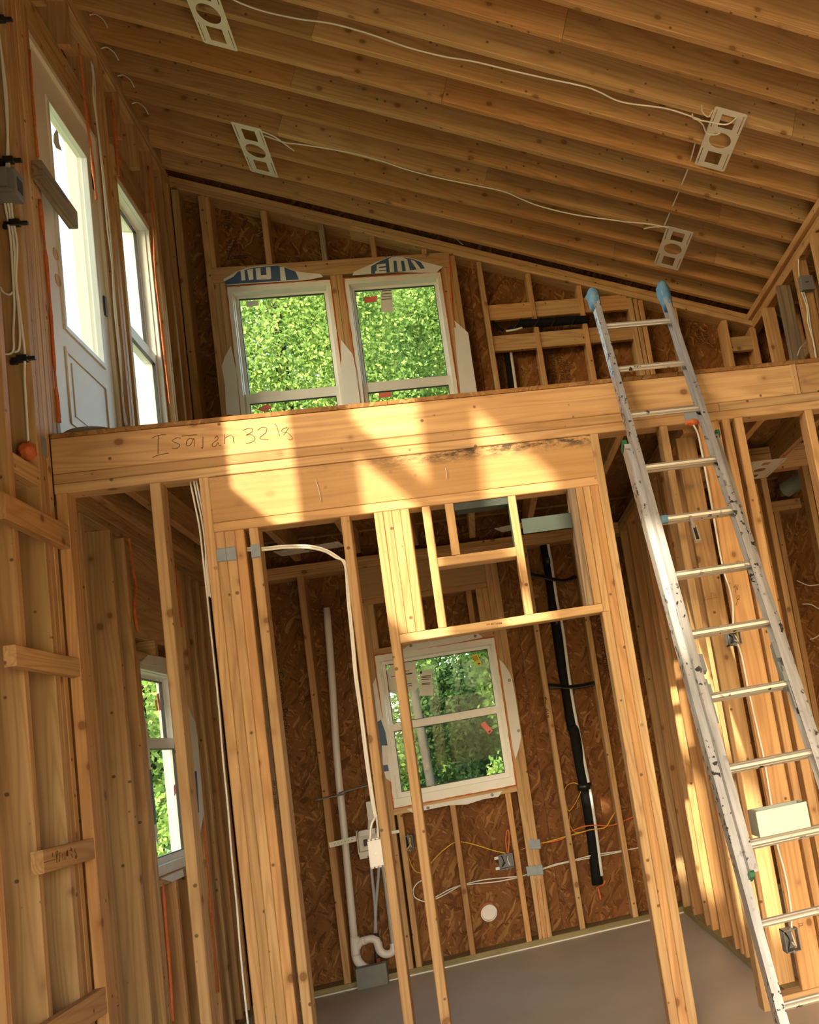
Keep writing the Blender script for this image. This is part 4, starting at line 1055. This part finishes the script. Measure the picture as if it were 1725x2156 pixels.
jb = empty('junction_box', JB); tag(jb, 'grey plastic junction box on the tall stud beside the loft door', 'junction box')
boxes('body', jb, [((JB.x-0.065, -2.41, JB.z-0.055), (JB.x+0.02, -2.336, JB.z+0.055))], 'grey_plastic', 0.004)
boxes('open_side', jb, [((JB.x+0.0195, -2.395, JB.z-0.03), (JB.x+0.021, -2.35, JB.z+0.025))], 'gasket')
boxes('cable_tab', jb, [((JB.x-0.03, -2.418, JB.z-0.02), (JB.x-0.005, -2.409, JB.z+0.055)), ((JB.x-0.06, -2.416, JB.z-0.04), (JB.x+0.015, -2.409, JB.z-0.028))], 'grey_plastic', 0.002)
CLG = 'black cable clips on the tall stud beside the loft door'
for x, y, cl_ in ((8, 41, 'topmost black cable clip on the tall stud, near the rafters'), (27, 338, 'black cable clip just above the grey junction box'), (40, 470, 'black cable clip just below the grey junction box'), (56, 755, 'black cable clip on the long cable above the orange foam lump')):
    p = onY(x, y, -2.345)
    co_ = boxes('cable_clip', None, [((p.x-0.05, -2.353, p.z-0.006), (p.x+0.03, -2.336, p.z+0.006)), ((p.x-0.03, -2.36, p.z-0.012), (p.x+0.005, -2.336, p.z+0.012)), ((p.x-0.055, -2.35, p.z-0.018), (p.x-0.03, -2.336, p.z-0.002))], 'cable_black', 0.002)
    tag(co_, cl_, 'cable clip', CLG)
# cables between loft door and window
cable([onX(x, y, XL+0.006) for x, y in ((192, 128), (196, 165), (196, 200), (204, 260), (212, 330), (220, 410), (226, 480), (236, 560), (240, 640), (248, 720), (256, 800), (262, 880), (266, 896))], 0.0036, 'pair of cables down the stud between the loft door and side window, one strand', group='cables between loft door and side window')
cable([onX(x, y, XL+0.006) for x, y in ((194, 130), (200, 180), (200, 215), (206, 270), (215, 340), (224, 420), (233, 500), (238, 570), (244, 650), (254, 750), (258, 840), (268, 895))], 0.0036, 'pair of cables down the stud between the loft door and side window, one strand', group='cables between loft door and side window')
for (x, y), sgn in (((188, 32), 1), ((212, 102), 1), ((247, 160), 1), ((278, 218), 1)):
    p = onX(x, y, XL+0.004)
    cable([p, p+Vector((0.03, 0, 0.005)), p+Vector((0.06, 0.01, -0.02)), p+Vector((0.075, 0.015, -0.06))], 0.003, 'short white cable tail poking out at a rafter end on the left wall', group='cable tails at the rafter ends')
# partition cables
BG = 'cables down the partition king stud by the bathroom opening'
CK = ((400, 1012), (410, 1060), (420, 1110), (426, 1160), (430, 1200), (437, 1260), (445, 1340), (454, 1420), (462, 1500), (470, 1600), (480, 1700), (488, 1800), (498, 1900), (506, 2000), (516, 2100), (526, 2190))
cable([onY(x, y, YF+0.035) for x, y in CK], 0.0036, 'long white cable down the edge of the built-up post by the bathroom opening', group=BG)
for dx, dy in ((7, -4), (13, -2)):
    cable([onY(x+dx*(1 if y < 1190 else 0.55), y+dy, YF+0.035) for x, y in CK[:6]], 0.0036, 'short white cable dropping beside the king stud and tucked behind the post', group=BG)
for d in (0, 6):
    cable([onY(x, y+d*(0.8 if y < 1175 else 0), YF+0.03) + Vector((d*0.0012 if y >= 1175 else 0, 0, 0)) for x, y in ((500, 1155), (530, 1154), (560, 1153), (600, 1149), (650, 1149), (685, 1157), (708, 1170), (722, 1182), (728, 1200), (732, 1260), (740, 1340), (747, 1420), (758, 1500), (768, 1580), (776, 1640), (786, 1705), (790, 1722))], 0.0042, 'white cable bending over from the nail plates down to the switch box', group='cable pair to the switch box')
SB = onY(793, 1795, YF+0.03)
sb = empty('switch_box', SB); tag(sb, 'white single-gang electrical box on the partition stud with two cables entering on top', 'electrical box')
sbb = boxes('body', sb, [((SB.x-0.026, YF+0.005, SB.z-0.048), (SB.x+0.026, YF+0.06, SB.z+0.048))], 'box_white', 0.003)
for i in range(4):
    boxes('cable_tab', sbb, [((SB.x-0.022+i*0.014, YF+0.012, SB.z+0.047), (SB.x-0.014+i*0.014, YF+0.03, SB.z+0.054))], 'box_white')
    boxes('cable_tab', sbb, [((SB.x-0.022+i*0.014, YF+0.012, SB.z-0.054), (SB.x-0.014+i*0.014, YF+0.03, SB.z-0.047))], 'box_white')
boxes('knockout', sbb, [((SB.x-0.007, YF+0.0035, SB.z-0.007), (SB.x+0.007, YF+0.006, SB.z+0.007))], 'plate_white', 0.002)
cable([onY(791, 1718, YF+0.03), onY(782, 1738, YF+0.03), onY(780, 1760, YF+0.03), SB+Vector((-0.018, 0, 0.05))], 0.004, 'cable end forking left into the white switch box')
cable([onY(793, 1718, YF+0.03), onY(796, 1745, YF+0.03), onY(797, 1765, YF+0.03), SB+Vector((0.012, 0, 0.05))], 0.004, 'cable end dropping straight into the white switch box')
# ---- plumbing behind the partition ----------------------------------------------
YPp = 0.045
dr = empty('drain_pipe', onY(790, 2060, YPp)); tag(dr, 'white plastic drain pipe with a curved trap against the strand board', 'pipe')
PZ5 = (660, 1640, .20408)
def pp(pts, v=YPp): return [onY(x, y, v) for x, y in pts]
tube('standpipe', dr, pp([(688, 1280), (700, 1440), (710, 1600), (722, 1720), (735, 1860), (746, 1975)]), 0.0205, 'pvc', 4, 16)
def p5(l, v=YPp): return [onY(x, y, v) for x, y in zz(*PZ5, l)]
tube('wye_fitting', dr, p5([(428, 1630), (432, 1720), (438, 1820)]), 0.026, 'pvc', 3, 16)
tube('wye_branch', dr, p5([(438, 1770), (470, 1700), (520, 1668)]), 0.024, 'pvc', 4, 16)
tube('trap', dr, p5([(500, 1672), (590, 1650), (645, 1665), (668, 1710), (690, 1775), (745, 1808), (810, 1790), (832, 1740), (828, 1690)]), 0.0225, 'pvc', 6, 16)
for a in ([(532, 1665), (548, 1660)], [(640, 1715), (712, 1700)]): tube('joint_ring', dr, p5(a), 0.0255 if a[0][0] < 600 else 0.012, 'pvc', 0, 16)
tube('elbow', dr, p5([(438, 1815), (455, 1870), (500, 1925), (560, 1955), (625, 1960)]), 0.0245, 'pvc', 6, 16)
tube('tailpipe', dr, p5([(825, 1700), (800, 1500), (770, 1250), (745, 1050), (720, 890)]), 0.0135, 'pex', 4, 12)
gb = onY(785, 2052, -0.02)
b_ = boxes('grey_block', None, [((gb.x-0.083, -0.07, 0.0), (gb.x+0.083, -0.003, 0.115))], 'grey_plastic', 0.003); tag(b_, 'dark grey foam block boxed around the pipe ends at the floor', 'box')
for a, b in (([(590, 830), (605, 1000), (625, 1200), (640, 1400), (648, 1590)], 'left'), ([(678, 895), (672, 1000), (655, 1200), (645, 1350), (636, 1590)], 'right')):
    t_ = tube('supply_tube', None, p5(a, 0.05), 0.0085, 'pex', 4, 10); tag(t_, 'grey water supply tube hanging crossed below the washer box', 'pipe', 'grey supply tubes')
t_ = tube('supply_valve', None, p5([(655, 1590), (652, 1625), (650, 1720), (655, 1900)], 0.05), 0.012, 'cable_black', 3, 10); tag(t_, 'black sleeve of the supply tubes behind the trap', 'pipe')
t_ = tube('red_tube', None, p5([(668, 1850), (672, 1960)], 0.02), 0.010, 'copper_pipe', 0, 10); tag(t_, 'short red tube end rising from the grey block', 'pipe')
wbx = empty('washer_outlet_box', onY(775, 1795, 0.03)); tag(wbx, 'white washing machine outlet box on a slotted strap', 'outlet box')
def q3(lst, y0, y1, name, mat, parent, bev=0.002):
    out = []
    for (a, b, c, d) in lst:
        p, q = onY(*zz(*PZ5, [(a, b)])[0], y0), onY(*zz(*PZ5, [(c, d)])[0], y0)
        out.append((Vector((min(p.x, q.x), y0, min(p.z, q.z))), Vector((max(p.x, q.x), y1, max(p.z, q.z)))))
    return boxes(name, parent, out, mat, bev)
q3([(440, 540, 470, 780), (470, 540, 640, 565), (470, 762, 600, 785)], 0.0, 0.08, 'frame', 'box_white', wbx)
q3([(455, 550, 700, 775)], 0.07, 0.08, 'back', 'box_white', wbx)
q3([(515, 630, 560, 690)], 0.01, 0.04, 'valve', 'cable_black', wbx); q3([(475, 780, 560, 815)], 0.01, 0.05, 'outlet', 'box_white', wbx)
q3([(540, 240, 640, 430)], 0.03, 0.06, 'standpipe_cap', 'box_white', wbx); tube('neck', wbx, p5([(590, 420), (585, 520)], 0.04), 0.016, 'pvc', 0, 12)
sa, sb2 = p5([(165, 685), (440, 615)], -0.006)
st_ = beam('strap', wbx, sa, sb2, 0.003, 0.030, (0, 0, 1), 'plate_white', 0.001)
for i in range(6): 
    c = sa + (sb2-sa)*(0.2+0.13*i); boxes('strap_hole', st_, [((c.x-0.002, -0.0085, c.z-0.002), (c.x+0.002, -0.007, c.z+0.002))], 'ink')
sc_, sd_ = p5([(790, 555), (885, 540)], -0.006); beam('strap', wbx, sc_, sd_, 0.003, 0.018, (0, 0, 1), 'plate_white', 0.001)
hs = tube('hanger_strap', None, p5([(10, 218), (150, 190), (255, 170), (330, 155)], -0.01) , 0.007, 'galv', 4, 6, 0, 0.2); tag(hs, 'perforated steel hanger strap wrapped round the drain pipe, lower half', 'strap')
hs = tube('hanger_strap', None, p5([(260, 150), (350, 120), (480, 85), (615, 50)], 0.0), 0.007, 'galv', 4, 6, 0, 0.2); tag(hs, 'perforated steel hanger strap reaching to the stud beside the bathroom window', 'strap')
# ---- insulated pipe (black) with white line --------------------------------------
Z12 = (780, 980, .35942); Z14 = (1000, 1500, .30432)
def Yp(z, l, v): return [onY(x, y, v) for x, y in zz(*z, l)]
ls = empty('insulated_pipe', onY(1258, 1860, 0.07)); tag(ls, 'black foam-insulated pipe with a white line running down the bathroom wall', 'pipe')
blk = Yp(Z12, [(985, 310), (1010, 430), (1035, 560), (1058, 720), (1075, 860), (1100, 1020), (1125, 1180), (1155, 1350), (1180, 1520)], 0.085) + Yp(Z14, [(690, 130), (725, 330), (768, 560), (800, 760), (825, 960), (850, 1190)], 0.07)
tube('black_insulation', ls, blk, lambda t: 0.024+0.010*min(1, t*1.6), 'black_foam', 4, 14)
wht = Yp(Z12, [(1018, 315), (1045, 480), (1072, 640), (1095, 800), (1128, 960), (1160, 1200), (1195, 1430), (1240, 1650)], 0.06) + Yp(Z14, [(765, 370), (795, 520), (828, 740), (850, 900), (880, 1130)], 0.045)
tube('white_line', ls, wht, 0.0095, 'white_pipe', 4, 10)
for l in ([(930, 635), (1000, 650), (1075, 668), (1140, 675), (1205, 650)], [(1030, 1288), (1100, 1292), (1160, 1298), (1240, 1290), (1320, 1272)]):
    tube('tape_strap', ls, Yp(Z12, l, 0.03), 0.019, 'black_tape', 4, 8, 0.08, 0.3)
for l, r in (([(1035, 545), (1045, 580)], 0.028), ([(1090, 905), (1097, 935)], 0.03)): tube('tape_wrap', ls, Yp(Z12, l, 0.075), r, 'black_tape', 0, 12, 0.08)
tube('tape_wrap', ls, Yp(Z14, [(755, 490), (762, 535)], 0.06), 0.042, 'black_tape', 0, 12, 0.08)
foam(ls, Yp(Z14, [(850, 1205), (862, 1250), (872, 1295)], 0.06), 0.006); foam(ls, Yp(Z14, [(900, 1160), (890, 1190), (840, 1215)], 0.05), 0.006)
l2 = empty('insulated_pipe', onY(1084, 860, 0.09)); tag(l2, 'short black insulated pipe with a white line rising from the loft floor', 'pipe')
tube('black_insulation', l2, [onY(1068, 738, 0.09), onY(1076, 790, 0.09), onY(1080, 830, 0.09), onY(1084, 860, 0.09)], 0.027, 'black_foam', 3, 12)
tube('white_line', l2, [onY(1076, 740, 0.06), onY(1083, 790, 0.06), onY(1090, 840, 0.06)], 0.010, 'white_pipe', 3, 10)
ro = empty('pipe_bundle', onY(1150, 680, 0.0)); tag(ro, 'coiled black insulated pipe end tucked between two blocks in the loft framing', 'pipe')
tube('black_insulation', ro, [onY(x, y, 0.0) for x, y in ((1068, 694), (1085, 688), (1105, 681), (1140, 680), (1180, 677), (1215, 674), (1240, 673))], lambda t: 0.012+0.016*min(1, t*3), 'black_foam', 5, 12)
tube('loose_end', ro, [onY(1037, 675, 0.02), onY(1050, 690, 0.03), onY(1060, 696, 0.03)], 0.008, 'black_foam', 3, 8)
tube('white_line', ro, [onY(1066, 697, -0.01), onY(1085, 694, -0.02), onY(1100, 690, -0.02)], 0.007, 'white_pipe', 3, 8)
for x in (1090, 1130, 1165, 1205):
    tube('tie', ro, [onY(x-8, 692, -0.03), onY(x, 680, -0.035), onY(x+8, 670, -0.03)], 0.004, 'cable_black', 3, 6)
# ---- back wall wiring -------------------------------------------------------------
Z13 = (500, 1550, .34783)
cable(Yp(Z13, [(1165, 778), (1230, 705), (1310, 645), (1360, 640), (1450, 660), (1550, 692), (1640, 712)], 0.05), 0.0034, 'yellow cable sagging through the studs below the bathroom window', 'cable_yellow')
cable(Yp(Z13, [(1030, 700), (1045, 760), (1075, 815), (1118, 832)], 0.05), 0.003, 'yellow cable tail dropping from the small blue box', 'cable_yellow')
cable(Yp(Z13, [(1345, 905), (1280, 945), (1190, 990), (1130, 1000), (1075, 975), (1065, 930), (1090, 890), (1130, 868)], 0.03) , 0.0036, 'white cable looped back on itself beside the bathroom stud')
cable(Yp(Z13, [(1190, 980), (1280, 930), (1345, 905), (1400, 890), (1500, 868), (1600, 858), (1690, 850)], 0.05) + Yp(Z14, [(290, 1135), (360, 1122), (470, 1080), (560, 1050), (650, 1030), (830, 985), (1020, 957), (1140, 935)], 0.05), 0.0036, 'long white cable threaded through the lower bathroom studs, upper strand')
cable(Yp(Z13, [(1345, 910), (1420, 895), (1560, 882), (1690, 858)], 0.06) + Yp(Z14, [(300, 1142), (460, 1088), (650, 1036), (1020, 963)], 0.06), 0.0036, 'long white cable threaded through the lower bathroom studs, lower strand')
cable(Yp(Z14, [(320, 950), (440, 908), (540, 893), (610, 872), (660, 828), (750, 790), (840, 780), (920, 785), (985, 770), (1105, 718)], 0.03), 0.0036, 'orange cable crossing behind the black insulated pipe', 'cable_orange')
cable(Yp(Z14, [(470, 905), (610, 865), (720, 835), (800, 812), (900, 796), (940, 740), (970, 690)], 0.028), 0.0036, 'yellow cable crossing in front of the black insulated pipe', 'cable_yellow')
cable(Yp(Z14, [(735, 510), (690, 488), (640, 505), (620, 570), (650, 680), (700, 620), (735, 545)], 0.05), 0.0026, 'thin yellow cable loop beside the taped insulated pipe', 'cable_yellow')
cable(Yp(Z14, [(660, 700), (655, 770), (690, 825), (740, 830)], 0.05), 0.0026, 'thin yellow cable curl left of the insulated pipe', 'cable_yellow')
cable(Yp(Z14, [(228, 985), (215, 900), (220, 830), (232, 815), (238, 860), (232, 985)], 0.03), 0.0034, 'orange cable loop standing above the grey outlet box', 'cable_orange')
def ebox(cx, cy, w, h, Y, label, mat='box_grey', d=0.06, parent_cables=True, name='outlet_box'):
    p = onY(cx, cy, Y); e = empty(name, p); tag(e, label, 'electrical box')
    t = 0.003
    sh_ = boxes('shell', e, [((p.x-w/2, Y, p.z-h/2), (p.x-w/2+t, Y+d, p.z+h/2)), ((p.x+w/2-t, Y, p.z-h/2), (p.x+w/2, Y+d, p.z+h/2)), ((p.x-w/2, Y, p.z-h/2), (p.x+w/2, Y+d, p.z-h/2+t)), ((p.x-w/2, Y, p.z+h/2-t), (p.x+w/2, Y+d, p.z+h/2)), ((p.x-w/2, Y+d-t, p.z-h/2), (p.x+w/2, Y+d, p.z+h/2))], mat)
    for s in (-1, 1): boxes('screw_lug', sh_, [((p.x-0.004, Y-0.001, p.z+s*h/2-0.006), (p.x+0.004, Y+0.006, p.z+s*h/2+0.006))], mat)
    for s in (-0.25, 0.2):
        tube('wire', e, [p+Vector((s*w, d*0.7, h*0.35)), p+Vector((s*w*0.6, 0.004, h*0.05)), p+Vector((s*w*1.2, 0.01, -h*0.3)), p+Vector((s*w*0.3, d*0.5, -h*0.1))], 0.003, 'cable' if s > 0 else 'cable_black', 4, 6)
    return e, p
e_, p_ = ebox(861, 1775, 0.050, 0.085, -0.002, 'small blue-grey outlet box left of the stud under the window, yellow wire inside', 'box_grey')
tube('wire', e_, [p_+Vector((0.01, 0.0, 0.03)), p_+Vector((0.005, -0.005, -0.01)), p_+Vector((-0.015, 0.0, -0.035))], 0.004, 'cable_yellow', 4, 6)
e_, p_ = ebox(1066, 1814, 0.085, 0.085, -0.012, 'square grey outlet box on the stud right of the window with orange loop above', 'box_grey')
for dz in (-0.03, 0.03): boxes('bracket', e_, [((p_.x-0.065, -0.010, p_.z+dz-0.008), (p_.x-0.04, -0.007, p_.z+dz+0.008))], 'galv')
for x, y in ((1120, 1778), (1132, 1778)): p = onY(x, y, -0.001); nplate(wb, (p.x, -0.0005, p.z), 0.034, 0.055)
for x, y in ((1115, 1834), (1127, 1833), (1138, 1832)): p = onY(x, y, -0.001); nplate(wb, (p.x, -0.0005, p.z), 0.032, 0.055)
vp = onY(1030, 1922, 0.10)
ve = empty('vent_sleeve', vp); tag(ve, 'round white vent sleeve through the strand board near the floor', 'vent')
bm = bmesh.new(); n_ = 28
for r0, r1, ya, yb in ((0.048, 0.044, 0.09, 0.136),):
    rr = [[bm.verts.new((vp.x+r*math.cos(2*math.pi*k/n_), y, vp.z+r*math.sin(2*math.pi*k/n_))) for k in range(n_)] for r, y in ((r0, yb), (r0, ya), (r1, ya), (r1, yb))]
    for A, B in zip(rr, rr[1:]):
        for k in range(n_): bm.faces.new((A[k], A[(k+1) % n_], B[(k+1) % n_], B[k]))
    bm.faces.new(rr[3])
obj('sleeve', mesh_of(bm, smooth=False), 'pvc', ve)
foam(ve, [(vp.x+0.051*math.cos(a), 0.132, vp.z+0.051*math.sin(a)) for a in [math.pi*(0.35+0.09*i) for i in range(10)]], 0.006)
# ---- right-hand cables and boxes ------------------------------------------------------
Z15 = (1250, 800, .32468); Z16 = (1300, 1400, .35066)
YR = YF-0.006
cable(Yp(Z15, [(648, 292), (672, 335), (690, 400), (706, 480), (732, 620), (755, 740), (775, 860), (800, 1010), (828, 1160), (855, 1270), (882, 1350), (903, 1450), (906, 1530), (905, 1640)], YR), 0.0046, 'white cable from the orange foam at the top plate down to the dark wall box')
cable(Yp(Z15, [(932, 1705), (955, 1765), (972, 1840), (990, 1930), (1010, 2040)], YR) + Yp(Z16, [(790, 150), (820, 290), (855, 440), (885, 580), (905, 700), (930, 860), (955, 1040), (975, 1130), (1005, 1240), (1030, 1370), (1045, 1480), (1048, 1580)], YR), 0.0046, 'white cable joining the two wall boxes behind the ladder')
fo = bmesh.new(); bmesh.ops.create_icosphere(fo, subdivisions=3, radius=0.022)
for v in fo.verts: v.co *= random.uniform(0.8, 1.1); v.co.x *= 1.5; v.co.z *= 0.7
obj('foam_lump', mesh_of(fo, smooth=True), 'foam', wp, Matrix.Translation(onY(1457, 890, YF+0.005)))
ebox(1548, 1343, 0.055, 0.055, YF-0.012, 'dark wall box on the wide flat stud behind the ladder, higher of two', 'box_grey')
ebox(1669, 1981, 0.060, 0.085, YF-0.03, 'grey wall box with bare wires low on the studs behind the ladder', 'grey_plastic')
strokes('handwriting', wp, [[onY(x, y, YF-0.001) for x, y in zz(*Z16, l)] for l in ([(1090, 1550), (1095, 1580)], [(1090, 1550), (1112, 1552), (1112, 1565), (1094, 1568)])], 0.0009, 'ink')
p = onX(1696, 598, XR-0.002)
jb2 = empty('junction_box', p); tag(jb2, 'small grey junction box on a knee-wall stud in the loft', 'junction box')
p = Vector((XR+0.045, -1.04, p.z))
q = onY(1697, 600, -1.01)
boxes('body', jb2, [((q.x-0.04, -1.045, q.z-0.045), (q.x+0.04, -1.001, q.z+0.045))], 'grey_plastic', 0.003)
boxes('stamp', jb2, [((q.x-0.015, -1.046, q.z), (q.x+0.01, -1.0445, q.z+0.006))], 'ink')
def RY(l): return [onY(x, y, -1.012) for x, y in l]
cable(RY([(1682, 528), (1682, 560), (1684, 590)]), 0.004, 'white cable dropping into the loft junction box from above')
cable(RY([(1688, 614), (1694, 630), (1700, 650), (1702, 680), (1712, 715), (1718, 752)]), 0.004, 'white cable leaving the loft junction box, nearer the stud edge')
cable(RY([(1692, 612), (1698, 630), (1702, 648), (1708, 690), (1716, 730), (1720, 755)]), 0.004, 'white cable leaving the loft junction box, outer strand')
cable([onY(1698, 720, -1.05), onY(1686, 733, -1.2), onY(1680, 748, -1.3)], 0.0035, 'white cable curving to the loft edge below the junction box')
# flex duct
fd = [onY(1654, 1032, -0.45), onY(1668, 1022, -0.5), onY(1685, 1012, -0.55), onY(1702, 1004, -0.6)]
bm = bmesh.new(); pts = catmull(fd, 12); i_ = 0
rings = []
for i, c in enumerate(pts):
    r = 0.050 if i % 2 else 0.037
    t = (pts[min(i+1, len(pts)-1)]-pts[max(i-1, 0)]).normalized(); a_ = t.orthogonal().normalized(); b2_ = t.cross(a_)
    rings.append([bm.verts.new(c+a_*math.cos(2*math.pi*k/18)*r+b2_*math.sin(2*math.pi*k/18)*r) for k in range(18)])
for A, B in zip(rings, rings[1:]):
    for k in range(18): bm.faces.new((A[k], A[(k+1) % 18], B[(k+1) % 18], B[k]))
bm.faces.new(rings[0]); bm.faces.new(rings[-1])
tag(obj('flexible_duct', mesh_of(bm), 'tin'), 'ribbed silver flexible duct between the joists beyond the closet doorway', 'duct')
for l, s in (([(1678, 1222), (1690, 1228), (1705, 1233), (1725, 1231)], 'white cable end crossing the strand board beyond the closet stud'), ([(1690, 1272), (1705, 1272), (1718, 1278), (1730, 1290), (1728, 1330), (1718, 1342), (1706, 1346)], 'white cable loop on the strand board beyond the closet stud')):
    cable([onY(x, y, 0.1) for x, y in l], 0.004, s)
# small round lid on the loft edge
p = onY(187, 903, -2.12)
bm = bmesh.new(); bmesh.ops.create_cone(bm, cap_ends=True, segments=36, radius1=0.105, radius2=0.098, depth=0.026)
bmesh.ops.bevel(bm, geom=[e for e in bm.edges if e.calc_length() > 0.0 and abs(e.verts[0].co.z-e.verts[1].co.z) < 1e-5], offset=0.004, segments=2, affect='EDGES')
lid = obj('round_lid', mesh_of(bm), 'grey_plastic', None, Matrix.Translation((p.x, -2.09, Z_SUB1+0.0135))); tag(lid, 'dark grey round lid lying on the loft edge by the door', 'lid')
# hanging string bits on the header
for (a, b, s) in (((665, 1010), (676, 1055), 'short white string stapled on the header, longer of the two'), ((938, 985), (941, 1008), 'short white string stapled on the header right of the diagonal shadow')):
    o = tube('string', None, [onY(*a, YF-0.004), onY((a[0]+b[0])/2+1, (a[1]+b[1])/2, YF-0.006), onY(*b, YF-0.005)], 0.0013, 'cable', 4, 6); tag(o, s, 'string')

# ================================================================== TREES OUTSIDE
def foliage(name, parent, c, rad, n, size, mat, seed, clusters=40, spread=0.33, hole=0.25):
    rg = np.random.default_rng(seed)
    d = rg.normal(size=(clusters, 3)); d /= np.linalg.norm(d, axis=1)[:, None]
    d *= rg.uniform(0.25, 1.0, (clusters, 1))**0.6
    cc = np.array(c) + d*np.array(rad)
    idx = rg.integers(0, clusters, n)
    off = rg.normal(size=(n, 3))*np.array(rad)*spread*0.42
    pos = cc[idx] + off
    pos[:, 2] = np.maximum(pos[:, 2], 0.0)
    a = rg.normal(size=(n, 3)); a[:, 2] -= 0.35; a /= np.linalg.norm(a, axis=1)[:, None]
    b = rg.normal(size=(n, 3)); b -= a*(a*b).sum(1)[:, None]; b /= np.linalg.norm(b, axis=1)[:, None]
    s = size*rg.uniform(0.6, 1.25, (n, 1))
    v = np.stack([pos - a*s, pos + b*s*0.55 + a*s*0.1, pos + a*s, pos - b*s*0.55 + a*s*0.1], 1).reshape(-1, 3)
    me = bpy.data.meshes.new('leaves')
    me.vertices.add(4*n); me.vertices.foreach_set('co', v.astype(np.float32).ravel())
    me.loops.add(4*n); me.loops.foreach_set('vertex_index', np.arange(4*n, dtype=np.int32))
    me.polygons.add(n); me.polygons.foreach_set('loop_start', np.arange(0, 4*n, 4, dtype=np.int32))
    try: me.polygons.foreach_set('loop_total', np.full(n, 4, dtype=np.int32))
    except Exception: pass
    me.update()
    o = obj(name, me, mat, parent); o['kind'] = 'stuff'
    return o
def tree(label, base, trunk_h, r, c, rad, n, size, mat, seed, lean=(0, 0), group='trees behind the house', clusters=40, spread=0.33, branches=5, cat='tree', name='tree'):
    e = empty(name, base); tag(e, label, cat, group)
    b = Vector(base); t = Vector((base[0]+lean[0], base[1]+lean[1], base[2]+trunk_h))
    rg = random.Random(seed)
    tube('trunk', e, [b+Vector((0, 0, -0.15)), b.lerp(t, 0.35)+Vector((rg.uniform(-.06, .06), 0, 0)), b.lerp(t, 0.7)+Vector((rg.uniform(-.08, .08), 0, 0)), t], lambda u: r*(1-0.55*u), 'bark', 5, 10, 0.05)
    for i in range(branches):
        s = b.lerp(t, rg.uniform(0.45, 0.95)); d = Vector((rg.uniform(-1, 1), rg.uniform(-1, 1), rg.uniform(0.3, 1))).normalized()*min(rad)*rg.uniform(0.6, 1.0)
        tube('branch', e, [s, s+d*0.5+Vector((0, 0, 0.1)), s+d], lambda u: r*0.32*(1-0.7*u), 'bark', 4, 6)
    foliage('foliage', e, c, rad, n, size, mat, seed, clusters, spread)
    return e
tree('tall leafy tree filling the left loft window of the back wall', (-2.3, 10.0, -0.13), 10.2, 0.13, (-2.0, 10.0, 7.9), (1.9, 1.1, 2.8), 54000, 0.039, 'leaf_bright', 21, clusters=120, spread=0.3)
tree('tall leafy tree filling the loft window with the paper label', (0.7, 12.2, -0.13), 10.0, 0.14, (0.35, 12.2, 8.6), (1.9, 1.5, 2.9), 46000, 0.042, 'leaf', 22, clusters=120, spread=0.3)
tree('taller darker tree standing behind the two leafy ones', (-1.0, 17.5, -0.13), 13.5, 0.2, (-0.9, 17.5, 11.2), (3.4, 2.0, 4.2), 52000, 0.075, 'leaf', 23, clusters=110)
tree('slender grey-trunked tree seen through the bathroom window', (-0.66, 7.4, -0.13), 5.2, 0.065, (-0.95, 7.5, 3.6), (1.35, 0.9, 1.25), 24000, 0.042, 'leaf', 24, lean=(-0.35, 0), clusters=60)
tree('bright drooping tree at the right of the bathroom window view', (1.05, 9.0, -0.13), 3.4, 0.07, (0.60, 9.0, 2.6), (0.75, 0.8, 1.1), 15000, 0.046, 'leaf_bright', 25, clusters=40)
tree('dark evergreen shrub behind the bathroom window', (-0.5, 11.6, -0.13), 2.2, 0.06, (-0.5, 11.6, 1.35), (0.9, 0.7, 1.4), 16000, 0.048, 'leaf_dark', 26, group='shrubs behind the house', clusters=40, cat='shrub', name='shrub')
tree('low bright shrub at the foot of the bathroom window view', (0.50, 6.9, -0.13), 0.9, 0.03, (0.48, 6.9, 0.72), (0.42, 0.4, 0.6), 6000, 0.038, 'leaf_bright', 27, group='shrubs behind the house', clusters=24, branches=3, cat='shrub', name='shrub')
tree('low green shrub left of the slender trunk behind the house', (-2.0, 9.6, -0.13), 1.1, 0.03, (-1.75, 9.6, 0.95), (0.8, 0.6, 1.1), 12000, 0.044, 'leaf_bright', 28, group='shrubs behind the house', clusters=30, branches=3, cat='shrub', name='shrub')
for i_, (x_, y_, z_, rx_, rz_, m_, lb_) in enumerate(((-3.4, 12.6, 1.9, 1.2, 2.0, 'leaf', 'broad green bush at the wood edge, beyond the low shrubs on the left'), (-1.0, 14.9, 2.3, 1.9, 2.6, 'leaf', 'broad green bush at the wood edge behind the dark evergreen'),
        (3.6, 15.6, 2.1, 1.6, 2.4, 'leaf_bright', 'broad bright bush at the wood edge behind the drooping tree'), (6.6, 14.0, 2.0, 1.8, 2.4, 'leaf', 'broad green bush at the far right of the wood edge'))):
    tree(lb_, (x_, y_, -0.13), 2.2, 0.07, (x_, y_, z_), (rx_, 0.8, rz_), 26000, 0.055, m_, 40+i_, group='bushes at the wood edge', clusters=60, cat='bush', name='bush')
tree('leafy tree outside the low left window', (-3.5, 5.7, -0.13), 3.2, 0.08, (-3.25, 5.6, 1.9), (0.9, 1.2, 1.6), 18000, 0.042, 'leaf_bright', 30, group='trees on the left side of the house', clusters=50)
tree('second leafy tree further off outside the low left window', (-6.3, 12.6, -0.13), 3.6, 0.10, (-6.2, 12.6, 2.2), (1.1, 1.8, 2.1), 22000, 0.05, 'leaf', 31, group='trees on the left side of the house', clusters=50)
